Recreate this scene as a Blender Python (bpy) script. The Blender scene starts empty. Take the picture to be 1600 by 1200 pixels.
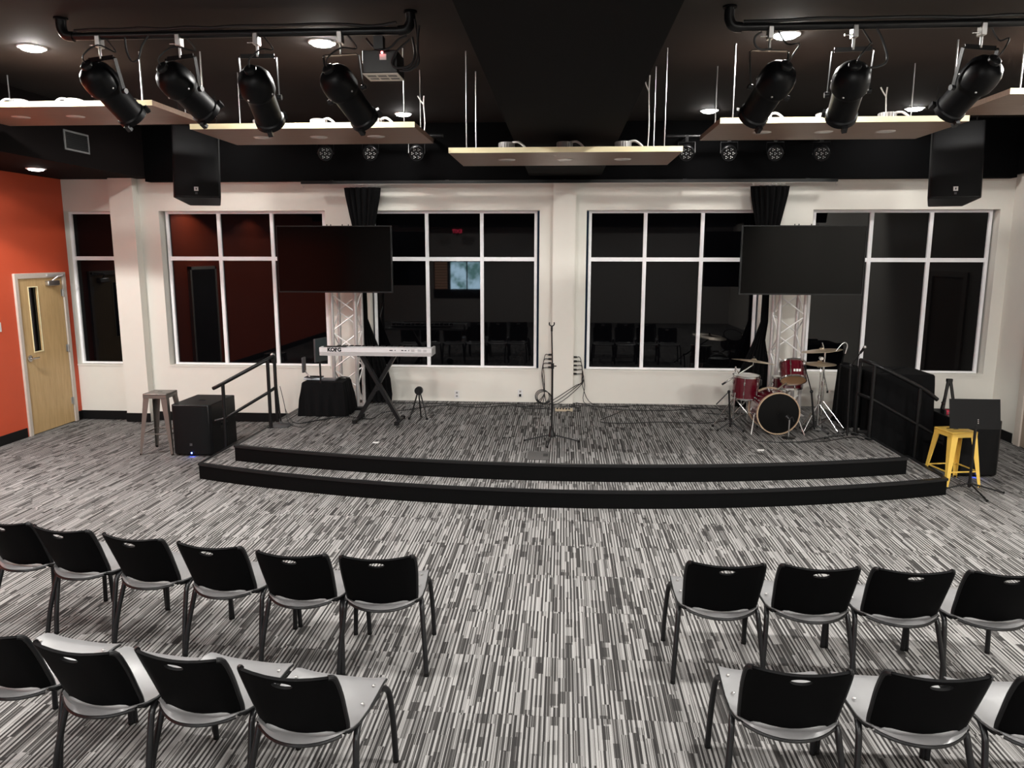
import bpy, bmesh, math, random
from mathutils import Vector, Matrix
from mathutils.geometry import tessellate_polygon
random.seed(7)
PI = math.pi; R = math.radians
SC = bpy.context.scene; COL = SC.collection

# ------------------------------------------------------------------ camera, world, lights, exposure
F, PITCH, YAW, ROLL, CAMH = 1185.84, R(9.681), R(3.828), R(.0953), 2.45
_c, _s = math.cos(YAW), math.sin(YAW)
FW = Vector((-_s*math.cos(PITCH), _c*math.cos(PITCH), -math.sin(PITCH)))
_r = Vector((_c, _s, 0)); _u = _r.cross(FW)
RT = _r*math.cos(ROLL)+_u*math.sin(ROLL); UP = _u*math.cos(ROLL)-_r*math.sin(ROLL)
EYE = Vector((0, 0, CAMH))
cam = bpy.data.cameras.new('camera'); cam.sensor_width = 36; cam.lens = F*36/1600; cam.clip_start = .05
co = bpy.data.objects.new('camera', cam); COL.objects.link(co)
m = Matrix((RT, UP, -FW)).transposed().to_4x4(); m.translation = EYE; co.matrix_world = m
SC.camera = co

SC.view_settings.view_transform = 'Standard'; SC.view_settings.look = 'None'
SC.view_settings.gamma = 1; SC.view_settings.use_curve_mapping = False
SC.view_settings.exposure = 0.66
w = bpy.data.worlds.new('world'); SC.world = w; w.use_nodes = True
w.node_tree.nodes['Background'].inputs[0].default_value = (.02, .03, .05, 1)
w.node_tree.nodes['Background'].inputs[1].default_value = .3

WARM = (1.0, .985, .95)
CEIL = 4.2; SOFF = 3.5
DOWN = [(x, y, CEIL) for y in (6.62, 9.88, 3.4, .2, -3) for x in (-4.58, -2.04, 1.76, 4.2)] + [(-6.58, y, SOFF) for y in (9.36, 7.5, 4.4)]
def spot(x, y, z, power, ang=166, blend=.22):
    l = bpy.data.lights.new('downlight_beam', 'SPOT'); l.energy = power; l.color = WARM
    l.spot_size = R(ang); l.spot_blend = blend; l.shadow_soft_size = .09
    o = bpy.data.objects.new('downlight_beam', l); o.location = (x, y, z-.05); COL.objects.link(o)
for (x, y, z) in DOWN:
    if z < 4: spot(x, y, z, {9.36: 6, 4.4: 70}.get(y, 320), 142, .12)
    else: spot(x, y, z, {9.88: 12, 6.62: 125, 3.4: 165}.get(y, 130)*(1.1 if x < -4 else 1.7 if x > 4 else 1))

def ray(u, v): return FW + RT*(u-800)/F + UP*(600-v)/F
def onz(u, v, z):
    d = ray(u, v); return EYE + d*((z-CAMH)/d.z)
def ony(u, v, y):
    d = ray(u, v); return EYE + d*(y/d.y)

# ------------------------------------------------------------------ materials
MATS = {}
def mat(name, col, rough=.5, metal=0, var=.06, scale=40, bump=0, coat=0, emit=None, es=0, spec=None, ior=None):
    if name in MATS: return MATS[name]
    M = bpy.data.materials.new(name); M.use_nodes = True; nt = M.node_tree; b = nt.nodes['Principled BSDF']
    tc = nt.nodes.new('ShaderNodeTexCoord'); nz = nt.nodes.new('ShaderNodeTexNoise'); nz.inputs['Scale'].default_value = scale
    nz.inputs['Detail'].default_value = 3; nt.links.new(tc.outputs['Object'], nz.inputs['Vector'])
    rp = nt.nodes.new('ShaderNodeMapRange'); rp.inputs['To Min'].default_value = 1-var; rp.inputs['To Max'].default_value = 1+var
    nt.links.new(nz.outputs['Fac'], rp.inputs['Value'])
    mx = nt.nodes.new('ShaderNodeVectorMath'); mx.operation = 'SCALE'; mx.inputs[0].default_value = col[:3]
    nt.links.new(rp.outputs[0], mx.inputs['Scale']); nt.links.new(mx.outputs[0], b.inputs['Base Color'])
    b.inputs['Roughness'].default_value = rough; b.inputs['Metallic'].default_value = metal
    if spec is not None: b.inputs['Specular IOR Level'].default_value = spec
    if ior: b.inputs['IOR'].default_value = ior
    if coat: b.inputs['Coat Weight'].default_value = coat; b.inputs['Coat Roughness'].default_value = .08
    if bump:
        bp = nt.nodes.new('ShaderNodeBump'); bp.inputs['Strength'].default_value = bump; bp.inputs['Distance'].default_value = .002
        nt.links.new(nz.outputs['Fac'], bp.inputs['Height']); nt.links.new(bp.outputs[0], b.inputs['Normal'])
    if emit: b.inputs['Emission Color'].default_value = (*emit, 1); b.inputs['Emission Strength'].default_value = es
    MATS[name] = M; return M

def carpet():
    M = bpy.data.materials.new('striped_carpet'); M.use_nodes = True; nt = M.node_tree; N = nt.nodes; L = nt.links
    b = N['Principled BSDF']; b.inputs['Roughness'].default_value = .95; b.inputs['Specular IOR Level'].default_value = .1
    g = N.new('ShaderNodeNewGeometry'); sp = N.new('ShaderNodeSeparateXYZ'); L.new(g.outputs['Position'], sp.inputs[0])
    def mt(op, a, c=None, c2=None):
        n = N.new('ShaderNodeMath'); n.operation = op
        for i, q in enumerate((a, c, c2)):
            if q is None: continue
            if isinstance(q, (int, float)): n.inputs[i].default_value = q
            else: L.new(q, n.inputs[i])
        return n.outputs[0]
    def wn(x, y, z=0.0):
        c = N.new('ShaderNodeCombineXYZ')
        for i, q in enumerate((x, y, z)):
            if isinstance(q, (int, float)): c.inputs[i].default_value = q
            else: L.new(q, c.inputs[i])
        n = N.new('ShaderNodeTexWhiteNoise'); n.noise_dimensions = '3D'; L.new(c.outputs[0], n.inputs['Vector']); return n.outputs['Value']
    X, Y = sp.outputs['X'], sp.outputs['Y']
    tx = mt('FLOOR', mt('DIVIDE', mt('ADD', X, 7.22), .61)); ty = mt('FLOOR', mt('DIVIDE', mt('SUBTRACT', Y, .07), .61))
    tile = mt('ADD', mt('MULTIPLY', tx, 13.7), mt('MULTIPLY', ty, 7.31))
    W1 = .0128
    c = mt('FLOOR', mt('DIVIDE', X, W1)); par_ = mt('MODULO', mt('ADD', c, 4000), 2)
    g_ = mt('FLOOR', mt('DIVIDE', X, .041)); go = wn(g_, tile, 3.0); gl = wn(g_, tile, 4.0)
    sy = mt('FLOOR', mt('ADD', mt('MULTIPLY', mt('DIVIDE', Y, .30), mt('ADD', gl, .5)), mt('MULTIPLY', go, 9)))
    a = wn(c, mt('ADD', sy, tile), 11.0)
    c2 = mt('FLOOR', mt('DIVIDE', X, .0043)); bb = wn(c2, mt('ADD', tile, mt('MULTIPLY', sy, .5)), 12.0)
    sx = mt('FLOOR', mt('DIVIDE', X, .045)); so = wn(sx, tile, 31.); sy2 = mt('FLOOR', mt('DIVIDE', mt('ADD', Y, so), .115)); blk = wn(sx, mt('ADD', sy2, tile), 41.)
    v = mt('ADD', mt('MULTIPLY', par_, .26), mt('ADD', mt('MULTIPLY', a, .42), mt('MULTIPLY', bb, .32)))
    v = mt('SUBTRACT', v, mt('MULTIPLY', mt('GREATER_THAN', blk, .91), .13))
    cr = N.new('ShaderNodeValToRGB'); L.new(v, cr.inputs[0]); e = cr.color_ramp.elements
    e[0].position = .30; e[0].color = (.030, .0285, .028, 1); e[1].position = .66; e[1].color = (.29, .282, .275, 1)
    q = e.new(.44); q.color = (.052, .049, .047, 1); q = e.new(.52); q.color = (.155, .15, .146, 1)
    # knit grain
    nz = N.new('ShaderNodeTexNoise'); nz.inputs['Scale'].default_value = 260; nz.inputs['Detail'].default_value = 2; L.new(g.outputs['Position'], nz.inputs['Vector'])
    mr = N.new('ShaderNodeMapRange'); mr.inputs['To Min'].default_value = .55; mr.inputs['To Max'].default_value = 1.45; L.new(nz.outputs['Fac'], mr.inputs['Value'])
    sc = N.new('ShaderNodeVectorMath'); sc.operation = 'SCALE'; L.new(cr.outputs[0], sc.inputs[0]); L.new(mr.outputs[0], sc.inputs['Scale'])
    L.new(sc.outputs[0], b.inputs['Base Color'])
    bp = N.new('ShaderNodeBump'); bp.inputs['Strength'].default_value = .4; bp.inputs['Distance'].default_value = .003
    L.new(nz.outputs['Fac'], bp.inputs['Height']); L.new(bp.outputs[0], b.inputs['Normal'])
    return M
CARPET = carpet()

def wood(name, c1, c2, sc=(1, 14, 14), rough=.45, amount=1.0):
    M = bpy.data.materials.new(name); M.use_nodes = True; nt = M.node_tree; b = nt.nodes['Principled BSDF']
    tc = nt.nodes.new('ShaderNodeTexCoord'); mp = nt.nodes.new('ShaderNodeMapping'); mp.inputs['Scale'].default_value = sc
    nz = nt.nodes.new('ShaderNodeTexNoise'); nz.inputs['Scale'].default_value = 3; nz.inputs['Detail'].default_value = 6; nz.inputs['Distortion'].default_value = .4
    cr = nt.nodes.new('ShaderNodeValToRGB'); cr.color_ramp.elements[0].position = .3; cr.color_ramp.elements[1].position = .7
    cr.color_ramp.elements[0].color = (*c1, 1); cr.color_ramp.elements[1].color = (*c2, 1)
    nt.links.new(tc.outputs['Object'], mp.inputs[0]); nt.links.new(mp.outputs[0], nz.inputs['Vector']); nt.links.new(nz.outputs['Fac'], cr.inputs[0])
    nt.links.new(cr.outputs[0], b.inputs['Base Color']); b.inputs['Roughness'].default_value = rough
    return M

BEIGE = mat('beige_wall_paint', (.74, .715, .655), .7, var=.02, scale=9, bump=.05)
ORANGE = mat('orange_wall_paint', (.60, .082, .030), .6, var=.03, scale=6, bump=.05)
REARP = mat('grey_rear_wall_paint', (.42, .40, .38), .7, var=.02)
CEILP = mat('black_ceiling_paint', (.034, .030, .028), .85, var=.1, scale=3, spec=.1)
SOFP = mat('black_soffit_paint', (.0022, .0022, .0025), .8, var=.1, scale=3, spec=.05)
BASEM = mat('black_vinyl_base', (.005, .005, .0055), .5, spec=.2)
WHITEF = mat('white_window_frame', (.92, .91, .93), .4, var=.02)
GLASS = mat('dark_window_glass', (.0015, .0015, .002), .02, var=0, spec=.24)
BLKM = mat('black_metal', (.005, .005, .0055), .36, metal=0, var=.15, spec=.3)
BLKP = mat('black_plastic', (.005, .005, .0055), .38, var=.1, spec=.28)
BLKR = mat('black_rubber', (.005, .005, .005), .7, spec=.2)
RISER = mat('black_riser_vinyl', (.0025, .0026, .0027), .55, var=.15, scale=12, spec=.07)
NOSE = mat('black_rubber_nosing', (.008, .008, .0085), .4, spec=.3)
CHROME = mat('chrome', (.62, .61, .60), .24, metal=1, var=.03)
STEEL = mat('brushed_steel', (.55, .54, .53), .35, metal=1, var=.05)
ALU = mat('matte_aluminium', (.50, .48, .475), .38, metal=.35, var=.04)
BRACE = mat('bright_aluminium_brace', (.80, .79, .78), .35, metal=.2)
SEATM = mat('grey_seat_plastic', (.18, .178, .18), .3, var=.04, scale=8)
BACKM = mat('black_seatback_plastic', (.0018, .0018, .002), .6, var=.15, spec=.05)
LEGM = mat('dark_grey_tube', (.010, .010, .011), .3, metal=.2, var=.1, spec=.4)
CLOTH = mat('black_cloth', (.0032, .0032, .0036), .95, var=.3, scale=30, bump=.3, spec=.15)
GRILLE = mat('black_speaker_grille', (.004, .004, .0045), .6, spec=.15, var=.3, scale=400, bump=.4)
SCREEN = mat('glossy_black_screen', (.0015, .0015, .0015), .1, var=0, spec=.12)
LAMPB = mat('matt_black_lamp_housing', (.0022, .0022, .0026), .42, var=.15, spec=.12)
LAMP3 = mat('softer_downlight_lens', (1, 1, 1), .4, emit=(1, .96, .90), es=95)
LAMP2 = mat('dim_downlight_lens', (1, 1, 1), .4, emit=(1, .96, .90), es=9)
GUN = mat('gunmetal_steel', (.17, .155, .14), .36, metal=.5, var=.15, scale=12)
YELLOW = mat('yellow_enamel', (.80, .52, .10), .35, var=.05, scale=15)
REDL = mat('dark_red_lacquer', (.075, .002, .008), .18, coat=.6, var=.15)
HOOPW = mat('amber_wood_hoop', (.42, .30, .20), .35, var=.1)
HEADT = mat('tan_drum_head', (.50, .30, .15), .5)
HEADW = mat('white_drum_head', (.75, .75, .72), .5)
HEADB = mat('black_drum_head', (.003, .003, .003), .3, spec=.15)
BRONZE = mat('bronze_cymbal', (.62, .50, .36), .3, metal=.8, var=.08, scale=90)
WHITEP = mat('white_plastic', (.75, .74, .73), .35)
SILVERP = mat('silver_keyboard_plastic', (.66, .65, .66), .35, var=.02)
CREAM = mat('cream_door_casing', (.55, .48, .42), .5)
MAPLE = wood('maple_door', (.50, .33, .15), (.60, .41, .20), (10, 10, 1.2))
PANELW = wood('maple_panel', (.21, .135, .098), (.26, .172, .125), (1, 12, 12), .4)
EDGELITW = wood('maple_lit_edge_tone', (.88, .78, .48), (.94, .85, .56), (1, 12, 12), .45)  # downlight on the panel front edges painted as pale wood; glazing beads reuse it
CAN = mat('grey_lamp_can', (.32, .31, .30), .5, metal=.3)
FLEX = mat('white_flex_conduit', (.6, .58, .55), .45)
CABLE = mat('black_cable', (.008, .008, .009), .5)
BLUELED = mat('blue_led', (.02, .05, .8), .4, emit=(.05, .12, 1), es=40)
REDLED = mat('red_led', (.8, .05, .05), .4, emit=(1, .12, .12), es=25)
LAMP = mat('glowing_downlight_lens', (1, 1, 1), .4, emit=(1, .96, .90), es=300)
EXITM = mat('red_exit_lettering', (.8, .02, .05), .4, emit=(1, .05, .12), es=6)
DARKIN = mat('dark_recess', (.004, .004, .004), .8)
GREYD = mat('dark_grey_plastic', (.05, .05, .055), .45)
RECL = mat('pale_unlit_lens', (.62, .57, .52), .25)
BROWNJ = mat('brown_casing', (.30, .23, .18), .5)
LEDDOT = mat('clear_led_lens', (.75, .78, .78), .1, metal=.6)

# ------------------------------------------------------------------ mesh helpers
class MB:
    def __init__(s): s.v = []; s.f = []
    def add(s, vs, fs):
        n = len(s.v); s.v += [tuple(v) for v in vs]; s.f += [tuple(i+n for i in f) for f in fs]; return s
    def box(s, x0, x1, y0, y1, z0, z1, M=None):
        vs = [Vector(p) for p in ((x0,y0,z0),(x1,y0,z0),(x1,y1,z0),(x0,y1,z0),(x0,y0,z1),(x1,y0,z1),(x1,y1,z1),(x0,y1,z1))]
        if M: vs = [M@v for v in vs]
        return s.add(vs, [(0,3,2,1),(4,5,6,7),(0,1,5,4),(1,2,6,5),(2,3,7,6),(3,0,4,7)])
    def bar(s, a, b, wd, dp, up=(0,0,1), w2=None, d2=None):
        a, b = Vector(a), Vector(b); d = (b-a).normalized(); up = Vector(up)
        if abs(d.dot(up)) > .98: up = Vector((0,1,0))
        x = d.cross(up).normalized(); y = x.cross(d).normalized(); vs = []
        for p, ww, dd in ((a, wd, dp), (b, w2 or wd, d2 or dp)):
            for sx, sy in ((-1,-1),(1,-1),(1,1),(-1,1)): vs.append(p+x*sx*ww/2+y*sy*dd/2)
        return s.add(vs, [(0,1,2,3),(7,6,5,4),(0,4,5,1),(1,5,6,2),(2,6,7,3),(3,7,4,0)])
    def tube(s, path, r, n=8, closed=False, cap=True):
        P = [Vector(p) for p in path]; k = len(P); rr = r if isinstance(r, (list, tuple)) else [r]*k
        vs = []; prev = None
        for i, p in enumerate(P):
            if closed: d = P[(i+1) % k]-P[i-1]
            else: d = P[min(i+1, k-1)]-P[max(i-1, 0)]
            d = d.normalized() if d.length > 1e-9 else Vector((0,0,1))
            if prev is None:
                a = Vector((0,0,1)) if abs(d.z) < .9 else Vector((1,0,0)); x = d.cross(a).normalized()
            else: x = (prev-d*prev.dot(d)).normalized()
            prev = x; y = d.cross(x)
            vs += [p+(x*math.cos(2*PI*j/n)+y*math.sin(2*PI*j/n))*rr[i] for j in range(n)]
        fs = []
        for i in range(k if closed else k-1):
            a, b = i*n, ((i+1) % k)*n
            fs += [(a+j, a+(j+1) % n, b+(j+1) % n, b+j) for j in range(n)]
        if cap and not closed: fs += [tuple(range(n-1, -1, -1)), tuple((k-1)*n+j for j in range(n))]
        return s.add(vs, fs)
    def cyl(s, a, b, r, r2=None, n=16): return s.tube([a, b], [r, r if r2 is None else r2], n)
    def lathe(s, prof, n=24, M=None, cap=True):       # prof: (radius, height) about local Z
        vs = []; k = len(prof)
        for r, h in prof: vs += [Vector((r*math.cos(2*PI*j/n), r*math.sin(2*PI*j/n), h)) for j in range(n)]
        if M: vs = [M@v for v in vs]
        fs = []
        for i in range(k-1): fs += [(i*n+j, i*n+(j+1) % n, (i+1)*n+(j+1) % n, (i+1)*n+j) for j in range(n)]
        if cap: fs += [tuple(range(n-1, -1, -1)), tuple((k-1)*n+j for j in range(n))]
        return s.add(vs, fs)
    def prism(s, poly, z0, z1, M=None):
        n = len(poly); vs = [Vector((x, y, z0)) for x, y in poly]+[Vector((x, y, z1)) for x, y in poly]
        if M: vs = [M@v for v in vs]
        return s.add(vs, [tuple(range(n-1, -1, -1)), tuple(range(n, 2*n))]+[(i, (i+1) % n, (i+1) % n+n, i+n) for i in range(n)])
    def ball(s, c, r, n=12, sc=(1,1,1)):
        c = Vector(c); pr = [(max(1e-4, r*math.sin(PI*i/8)), -r*math.cos(PI*i/8)) for i in range(9)]
        M = Matrix.Translation(c)@Matrix.Diagonal((*sc, 1)); return s.lathe(pr, n, M)
    def mesh(s, name, mt, smooth=True):
        me = bpy.data.meshes.new(name); me.from_pydata(s.v, [], s.f)
        me.materials.append(mt)
        bm = bmesh.new(); bm.from_mesh(me); bmesh.ops.recalc_face_normals(bm, faces=bm.faces); bm.to_mesh(me); bm.free()
        if smooth:
            me.shade_smooth(); me.set_sharp_from_angle(angle=R(38))
        me.update(); return me
    def build(s, name, mt, parent=None, loc=None, label=None, cat=None, group=None, kind=None, bevel=0, seg=2):
        o = bpy.data.objects.new(name, s.mesh(name, mt)); COL.objects.link(o)
        if parent: o.parent = parent
        if loc is not None: o.location = loc
        tag(o, label, cat, group, kind)
        if bevel:
            b = o.modifiers.new('bevel', 'BEVEL'); b.width = bevel; b.segments = seg; b.limit_method = 'ANGLE'; b.angle_limit = R(40); b.harden_normals = False
        return o
def tag(o, label=None, cat=None, group=None, kind=None):
    if label: o['label'] = label
    if cat: o['category'] = cat
    if group: o['group'] = group
    if kind: o['kind'] = kind
    return o
def thing(name, label, cat, loc=(0,0,0), rz=0, group=None):
    o = bpy.data.objects.new(name, None); COL.objects.link(o); o.location = loc; o.rotation_euler = (0, 0, rz); o.empty_display_size = .1
    return tag(o, label, cat, group)
def dup(root, loc=None, rz=None, label=None, group=None):
    def cp(o, par):
        c = o.copy(); COL.objects.link(c); c.parent = par
        for ch in list(o.children): cp(ch, c)
        return c
    r = cp(root, None)
    if loc is not None: r.location = loc
    if rz is not None: r.rotation_euler = (0, 0, rz)
    if label: r['label'] = label
    if group: r['group'] = group
    return r
def smoothpath(pts, k=6):
    P = [Vector(p) for p in pts]; out = []
    for i in range(len(P)-1):
        p0, p1, p2, p3 = P[max(i-1, 0)], P[i], P[i+1], P[min(i+2, len(P)-1)]
        for j in range(k):
            t = j/k
            out.append(.5*((2*p1)+(p2-p0)*t+(2*p0-5*p1+4*p2-p3)*t*t+(3*p1-p0-3*p2+p3)*t**3))
    out.append(P[-1]); return out
def axis_mat(o, z, roll_hint=(0,0,1)):
    z = Vector(z).normalized(); h = Vector(roll_hint)
    if abs(z.dot(h)) > .99: h = Vector((0,1,0))
    x = h.cross(z).normalized(); y = z.cross(x)
    M = Matrix((x, y, z)).transposed().to_4x4(); M.translation = Vector(o); return M
def text_mesh(txt, size, depth, name, mt, M, parent=None, bold=0, **kw):
    cu = bpy.data.curves.new(name, 'FONT'); cu.body = txt; cu.size = size; cu.extrude = depth; cu.offset = bold; cu.align_x = 'CENTER'; cu.align_y = 'CENTER'
    t = bpy.data.objects.new(name, cu); COL.objects.link(t); dg = bpy.context.evaluated_depsgraph_get()
    me = bpy.data.meshes.new_from_object(t.evaluated_get(dg)); bpy.data.objects.remove(t)
    me.materials.clear(); me.materials.append(mt); me.name = name
    o = bpy.data.objects.new(name, me); COL.objects.link(o)
    if parent: o.parent = parent
    o.matrix_local = M; tag(o, **kw); return o

# ------------------------------------------------------------------ room shell
XL, XR, YB, YR = -7.21, 5.95, 10.75, -6.0
S = 'structure'
floor = MB().box(XL-.3, XR+.3, YR-.3, YB+.4, -.15, -.008).build('floor', CARPET, kind=S)
MB().box(XL-.3, XR+.3, YR-.3, YB+.4, CEIL, CEIL+.1).build('ceiling', CEILP, kind=S)
MB().box(XL, -5.87, YR, YB, SOFF, CEIL).build('trim_1', mat('black_side_soffit', (.008, .006, .006), .8, spec=.06), kind=S)
MB().box(5.87, XR, YR, YB, SOFF, CEIL).build('trim_2', SOFP, kind=S)
MB().box(-5.87, 5.87, 10.6, YB, 3.45, CEIL).build('trim_3', SOFP, kind=S)
MB().box(-.48, .49, YR, 10.6, 3.5, CEIL).build('trim_4', mat('black_duct_paint', (.007, .007, .007), .8, spec=.05), kind=S)
MB().box(-5.87, 5.87, YR, YR+.7, 3.42, CEIL).build('trim_5', SOFP, kind=S)
MB().box(-6.42, -6.07, 10.6, YB, 0, SOFF).build('trim_6', BEIGE, kind=S)      # left corner column
MB().box(-.15, .155, 10.66, YB, .352, 3.45).build('trim_7', BEIGE, kind=S)    # centre pier
WH, WS = 3.055, .81
WIN = [(-7.21, -6.43), (-5.79, -3.37), (-2.76, -.34), (.31, 2.73), (3.36, 5.79)]
wb = MB(); wb.box(XL-.3, XR+.3, YB, YB+.25, 0, WS); wb.box(XL-.3, XR+.3, YB, YB+.25, WH, CEIL)
prev = XL-.3
for a, b in WIN:
    if a > prev+.01 and a > XL: wb.box(prev, a, YB, YB+.25, WS, WH)
    prev = b
wb.box(XL-.3, XL, YB, YB+.25, WS, WH)
wb.box(prev, XR+.3, YB, YB+.25, WS, WH)
wb.build('wall_back', BEIGE, kind=S)
for i, (a, b) in enumerate(WIN):
    t = thing('window_%d' % (i+1), None, None, (0, 0, 0)); t['kind'] = S
    fw = .05; y0, y1 = YB+.11, YB+.17
    def fr(x0, x1, z0, z1): MB().box(x0, x1, y0, y1, z0, z1).build('window_frame', WHITEF, t, bevel=.003)
    lo = a+(.0 if i == 0 else .035); hi = b-.035 if i else b-.06
    fr(lo, lo+fw*.8, WS+.04, WH-.035); fr(hi-fw*.8, hi, WS+.04, WH-.035)
    MB().box(lo, hi, y0, y1, WH-.035, WH-.001).build('window_frame', WHITEF, t)
    MB().box(lo, hi, y0, y1, WS+.001, WS+.045).build('window_frame', WHITEF, t)
    zm = 2.385
    xs = [lo+fw*.4, hi-fw*.4] if i == 0 else [lo+fw*.4, lo+(hi-lo)/3, lo+2*(hi-lo)/3, hi-fw*.4]
    for x in xs[1:-1]: fr(x-fw/2, x+fw/2, WS+.045, WH-.035)
    for j in range(len(xs)-1):
        x0 = xs[j]+.02; x1 = xs[j+1]-.02
        MB().box(x0, x1, y0+.004, y1, zm-.028, zm+.028).build('window_frame', WHITEF, t)
        for z0, z1 in ((WS+.04, zm-.02), (zm+.02, WH-.03)):
            MB().box(x0-.003, x1+.003, y0+.035, y0+.045, z0, z1).build('pane', GLASS, t)
    MB().box(a+.001, b-.001, YB-.012, y0, WS, WS+.022).build('window_sill', WHITEF if 0 else BEIGE, t)
wl = MB()
DY0, DY1, DZ = 9.62, 10.57, 2.15
wl.box(XL-.2, XL, YR, DY0, 0, CEIL); wl.box(XL-.2, XL, DY1, YB, 0, CEIL); wl.box(XL-.2, XL, DY0, DY1, DZ, CEIL)
wl.build('wall_left', ORANGE, kind=S)
MB().box(XR, XR+.2, YR, YB, 0, CEIL).build('wall_right', BEIGE, kind=S)
# baseboards
def bb(n, x0, x1, y0, y1): MB().box(x0, x1, y0, y1, 0, .13).build(n, BASEM, kind=S, bevel=.003)
bb('baseboard_left', XL, XL+.012, YR, 9.55); bb('baseboard_left_end', XL, XL+.012, 10.64, YB)
bb('baseboard_back', XL+.012, -6.42, YB-.012, YB); bb('baseboard_column', -6.43, -6.06, 10.588, 10.6)
bb('baseboard_back_left', -6.07, -3.66, YB-.012, YB); bb('baseboard_back_right', 3.66, XR, YB-.012, YB); bb('baseboard_right', XR-.012, XR, 10.2, YB-.012)
# rear wall with a window into a lit room (seen mirrored in the glass)
rw = MB(); ox0, ox1, oz0, oz1 = -4.75, -2.9, .85, 2.2
rw.box(XL, ox0, YR-.2, YR, 0, CEIL); rw.box(ox1, XR, YR-.2, YR, 0, CEIL); rw.box(ox0, ox1, YR-.2, YR, 0, oz0); rw.box(ox0, ox1, YR-.2, YR, oz1, CEIL)
rw.build('wall_rear', REARP, kind=S)
def outdoor():
    M = bpy.data.materials.new('daylit_garden_view'); M.use_nodes = True; nt = M.node_tree; nt.nodes.clear()
    o = nt.nodes.new('ShaderNodeOutputMaterial'); e = nt.nodes.new('ShaderNodeEmission'); e.inputs[1].default_value = 14
    g = nt.nodes.new('ShaderNodeTexCoord'); n = nt.nodes.new('ShaderNodeTexNoise'); n.inputs['Scale'].default_value = 3.5; n.inputs['Detail'].default_value = 5
    c = nt.nodes.new('ShaderNodeValToRGB'); c.color_ramp.elements[0].color = (.12, .25, .25, 1); c.color_ramp.elements[1].color = (.55, .8, 1, 1)
    c.color_ramp.elements[0].position = .38; c.color_ramp.elements[1].position = .62
    nt.links.new(g.outputs['Object'], n.inputs['Vector']); nt.links.new(n.outputs['Fac'], c.inputs[0]); nt.links.new(c.outputs[0], e.inputs[0]); nt.links.new(e.outputs[0], o.inputs[0])
    return M
t = thing('window_6', None, None); t['kind'] = S
MB().box(ox0+.62, ox1-.03, YR-.14, YR-.12, 1.2, oz1-.02).build('pane', outdoor(), t)
for x in (ox0+.6, (ox0+ox1)/2+.3, ox1-.02): MB().box(x-.02, x+.02, YR-.12, YR-.06, 1.2, oz1).build('window_frame', BLKM, t)
for k in range(10): MB().box(ox0+.04, ox0+.5, YR-.13, YR-.08, 1.2+k*.1, 1.2+k*.1+.085).build('brick', mat('glowing_red_brick', (.45, .22, .14), .8, emit=(.5, .3, .2), es=1.2), t)  # bricks given a weak glow in place of light falling on them
MB().box(ox0, ox1, YR-.14, YR-.02, oz0, 1.19).build('window_sill', BLKP, t)
def exit_sign(x, z, label):
    t = thing('exit_sign', label, 'sign', (x, YR+.76, z), PI)
    MB().box(-.16, .16, -.02, .02, -.1, .1).build('sign_box', BLKP, t, bevel=.006)
    MB().box(-.03, .03, 0, .05, -.14, -.1).build('bracket', BLKP, t)
    text_mesh('EXIT', .17, .002, 'lettering', EXITM, Matrix.Translation((0, -.024, 0))@Matrix.Rotation(PI/2, 4, 'X'), t, bold=.004)
exit_sign(-3.75, 3.25, 'red lettered exit sign on rear wall mirrored in the left centre window')
# second door far along the orange wall, mirrored in the left window
t = thing('door_2', None, None, (XL, 6.95, 0)); t['kind'] = S
MB().box(.0, .05, -.5, .5, 0, 2.15).build('door_leaf', mat('dark_brown_door', (.03, .02, .016), .4), t)
for y in (-.53, .53): MB().box(0, .06, y-.03, y+.03, 0, 2.21).build('door_casing', CREAM, t)
MB().box(0, .06, -.56, .56, 2.15, 2.21).build('door_casing', CREAM, t)
# maple door
t = thing('door_1', None, None, (XL, 0, 0)); t['kind'] = S
dl = MB(); vx0, vx1 = -.03, .012; wy0, wy1, wz0, wz1 = 9.84, 10.01, 1.13, 2.0
dl.box(vx0, vx1, DY0+.03, wy0, .01, DZ-.03); dl.box(vx0, vx1, wy1, DY1-.03, .01, DZ-.03); dl.box(vx0, vx1, wy0, wy1, .01, wz0); dl.box(vx0, vx1, wy0, wy1, wz1, DZ-.03)
dl.build('door_leaf', MAPLE, t)
MB().box(-.02, -.01, wy0, wy1, wz0, wz1).build('pane', GLASS, t)
for a in ((wy0-.012, wy0, wz0-.012, wz1+.012), (wy1, wy1+.012, wz0-.012, wz1+.012), (wy0, wy1, wz0-.012, wz0), (wy0, wy1, wz1, wz1+.012)):
    MB().box(vx1-.004, vx1+.006, *a).build('glazing_bead', EDGELITW, t)
for y0, y1, z0, z1 in ((DY0-.04, DY0+.02, 0, DZ+.04), (DY1-.02, DY1+.05, 0, DZ+.04), (DY0+.02, DY1-.02, DZ-.03, DZ+.04)):
    MB().box(-.1, .03, y0, y1, z0, z1).build('door_casing', CREAM, t, bevel=.004)
h = MB(); h.cyl((.01, 9.73, 1.05), (.025, 9.73, 1.05), .045, n=20); h.cyl((.02, 9.73, 1.05), (.07, 9.73, 1.05), .012); h.tube([(.065, 9.73, 1.05), (.068, 9.8, 1.05), (.055, 9.86, 1.05)], .011)
h.build('door_handle', CHROME, t)
for z in (.32, 1.1, 1.9):
    h = MB(); h.cyl((.022, DY1-.03, z-.055), (.022, DY1-.03, z+.055), .011); h.box(.012, .016, DY1-.07, DY1-.03, z-.05, z+.05); h.build('hinge', STEEL, t)
c = MB(); c.box(.012, .075, 10.18, 10.42, 2.01, 2.08); c.build('door_closer', STEEL, t, bevel=.012)
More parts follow.
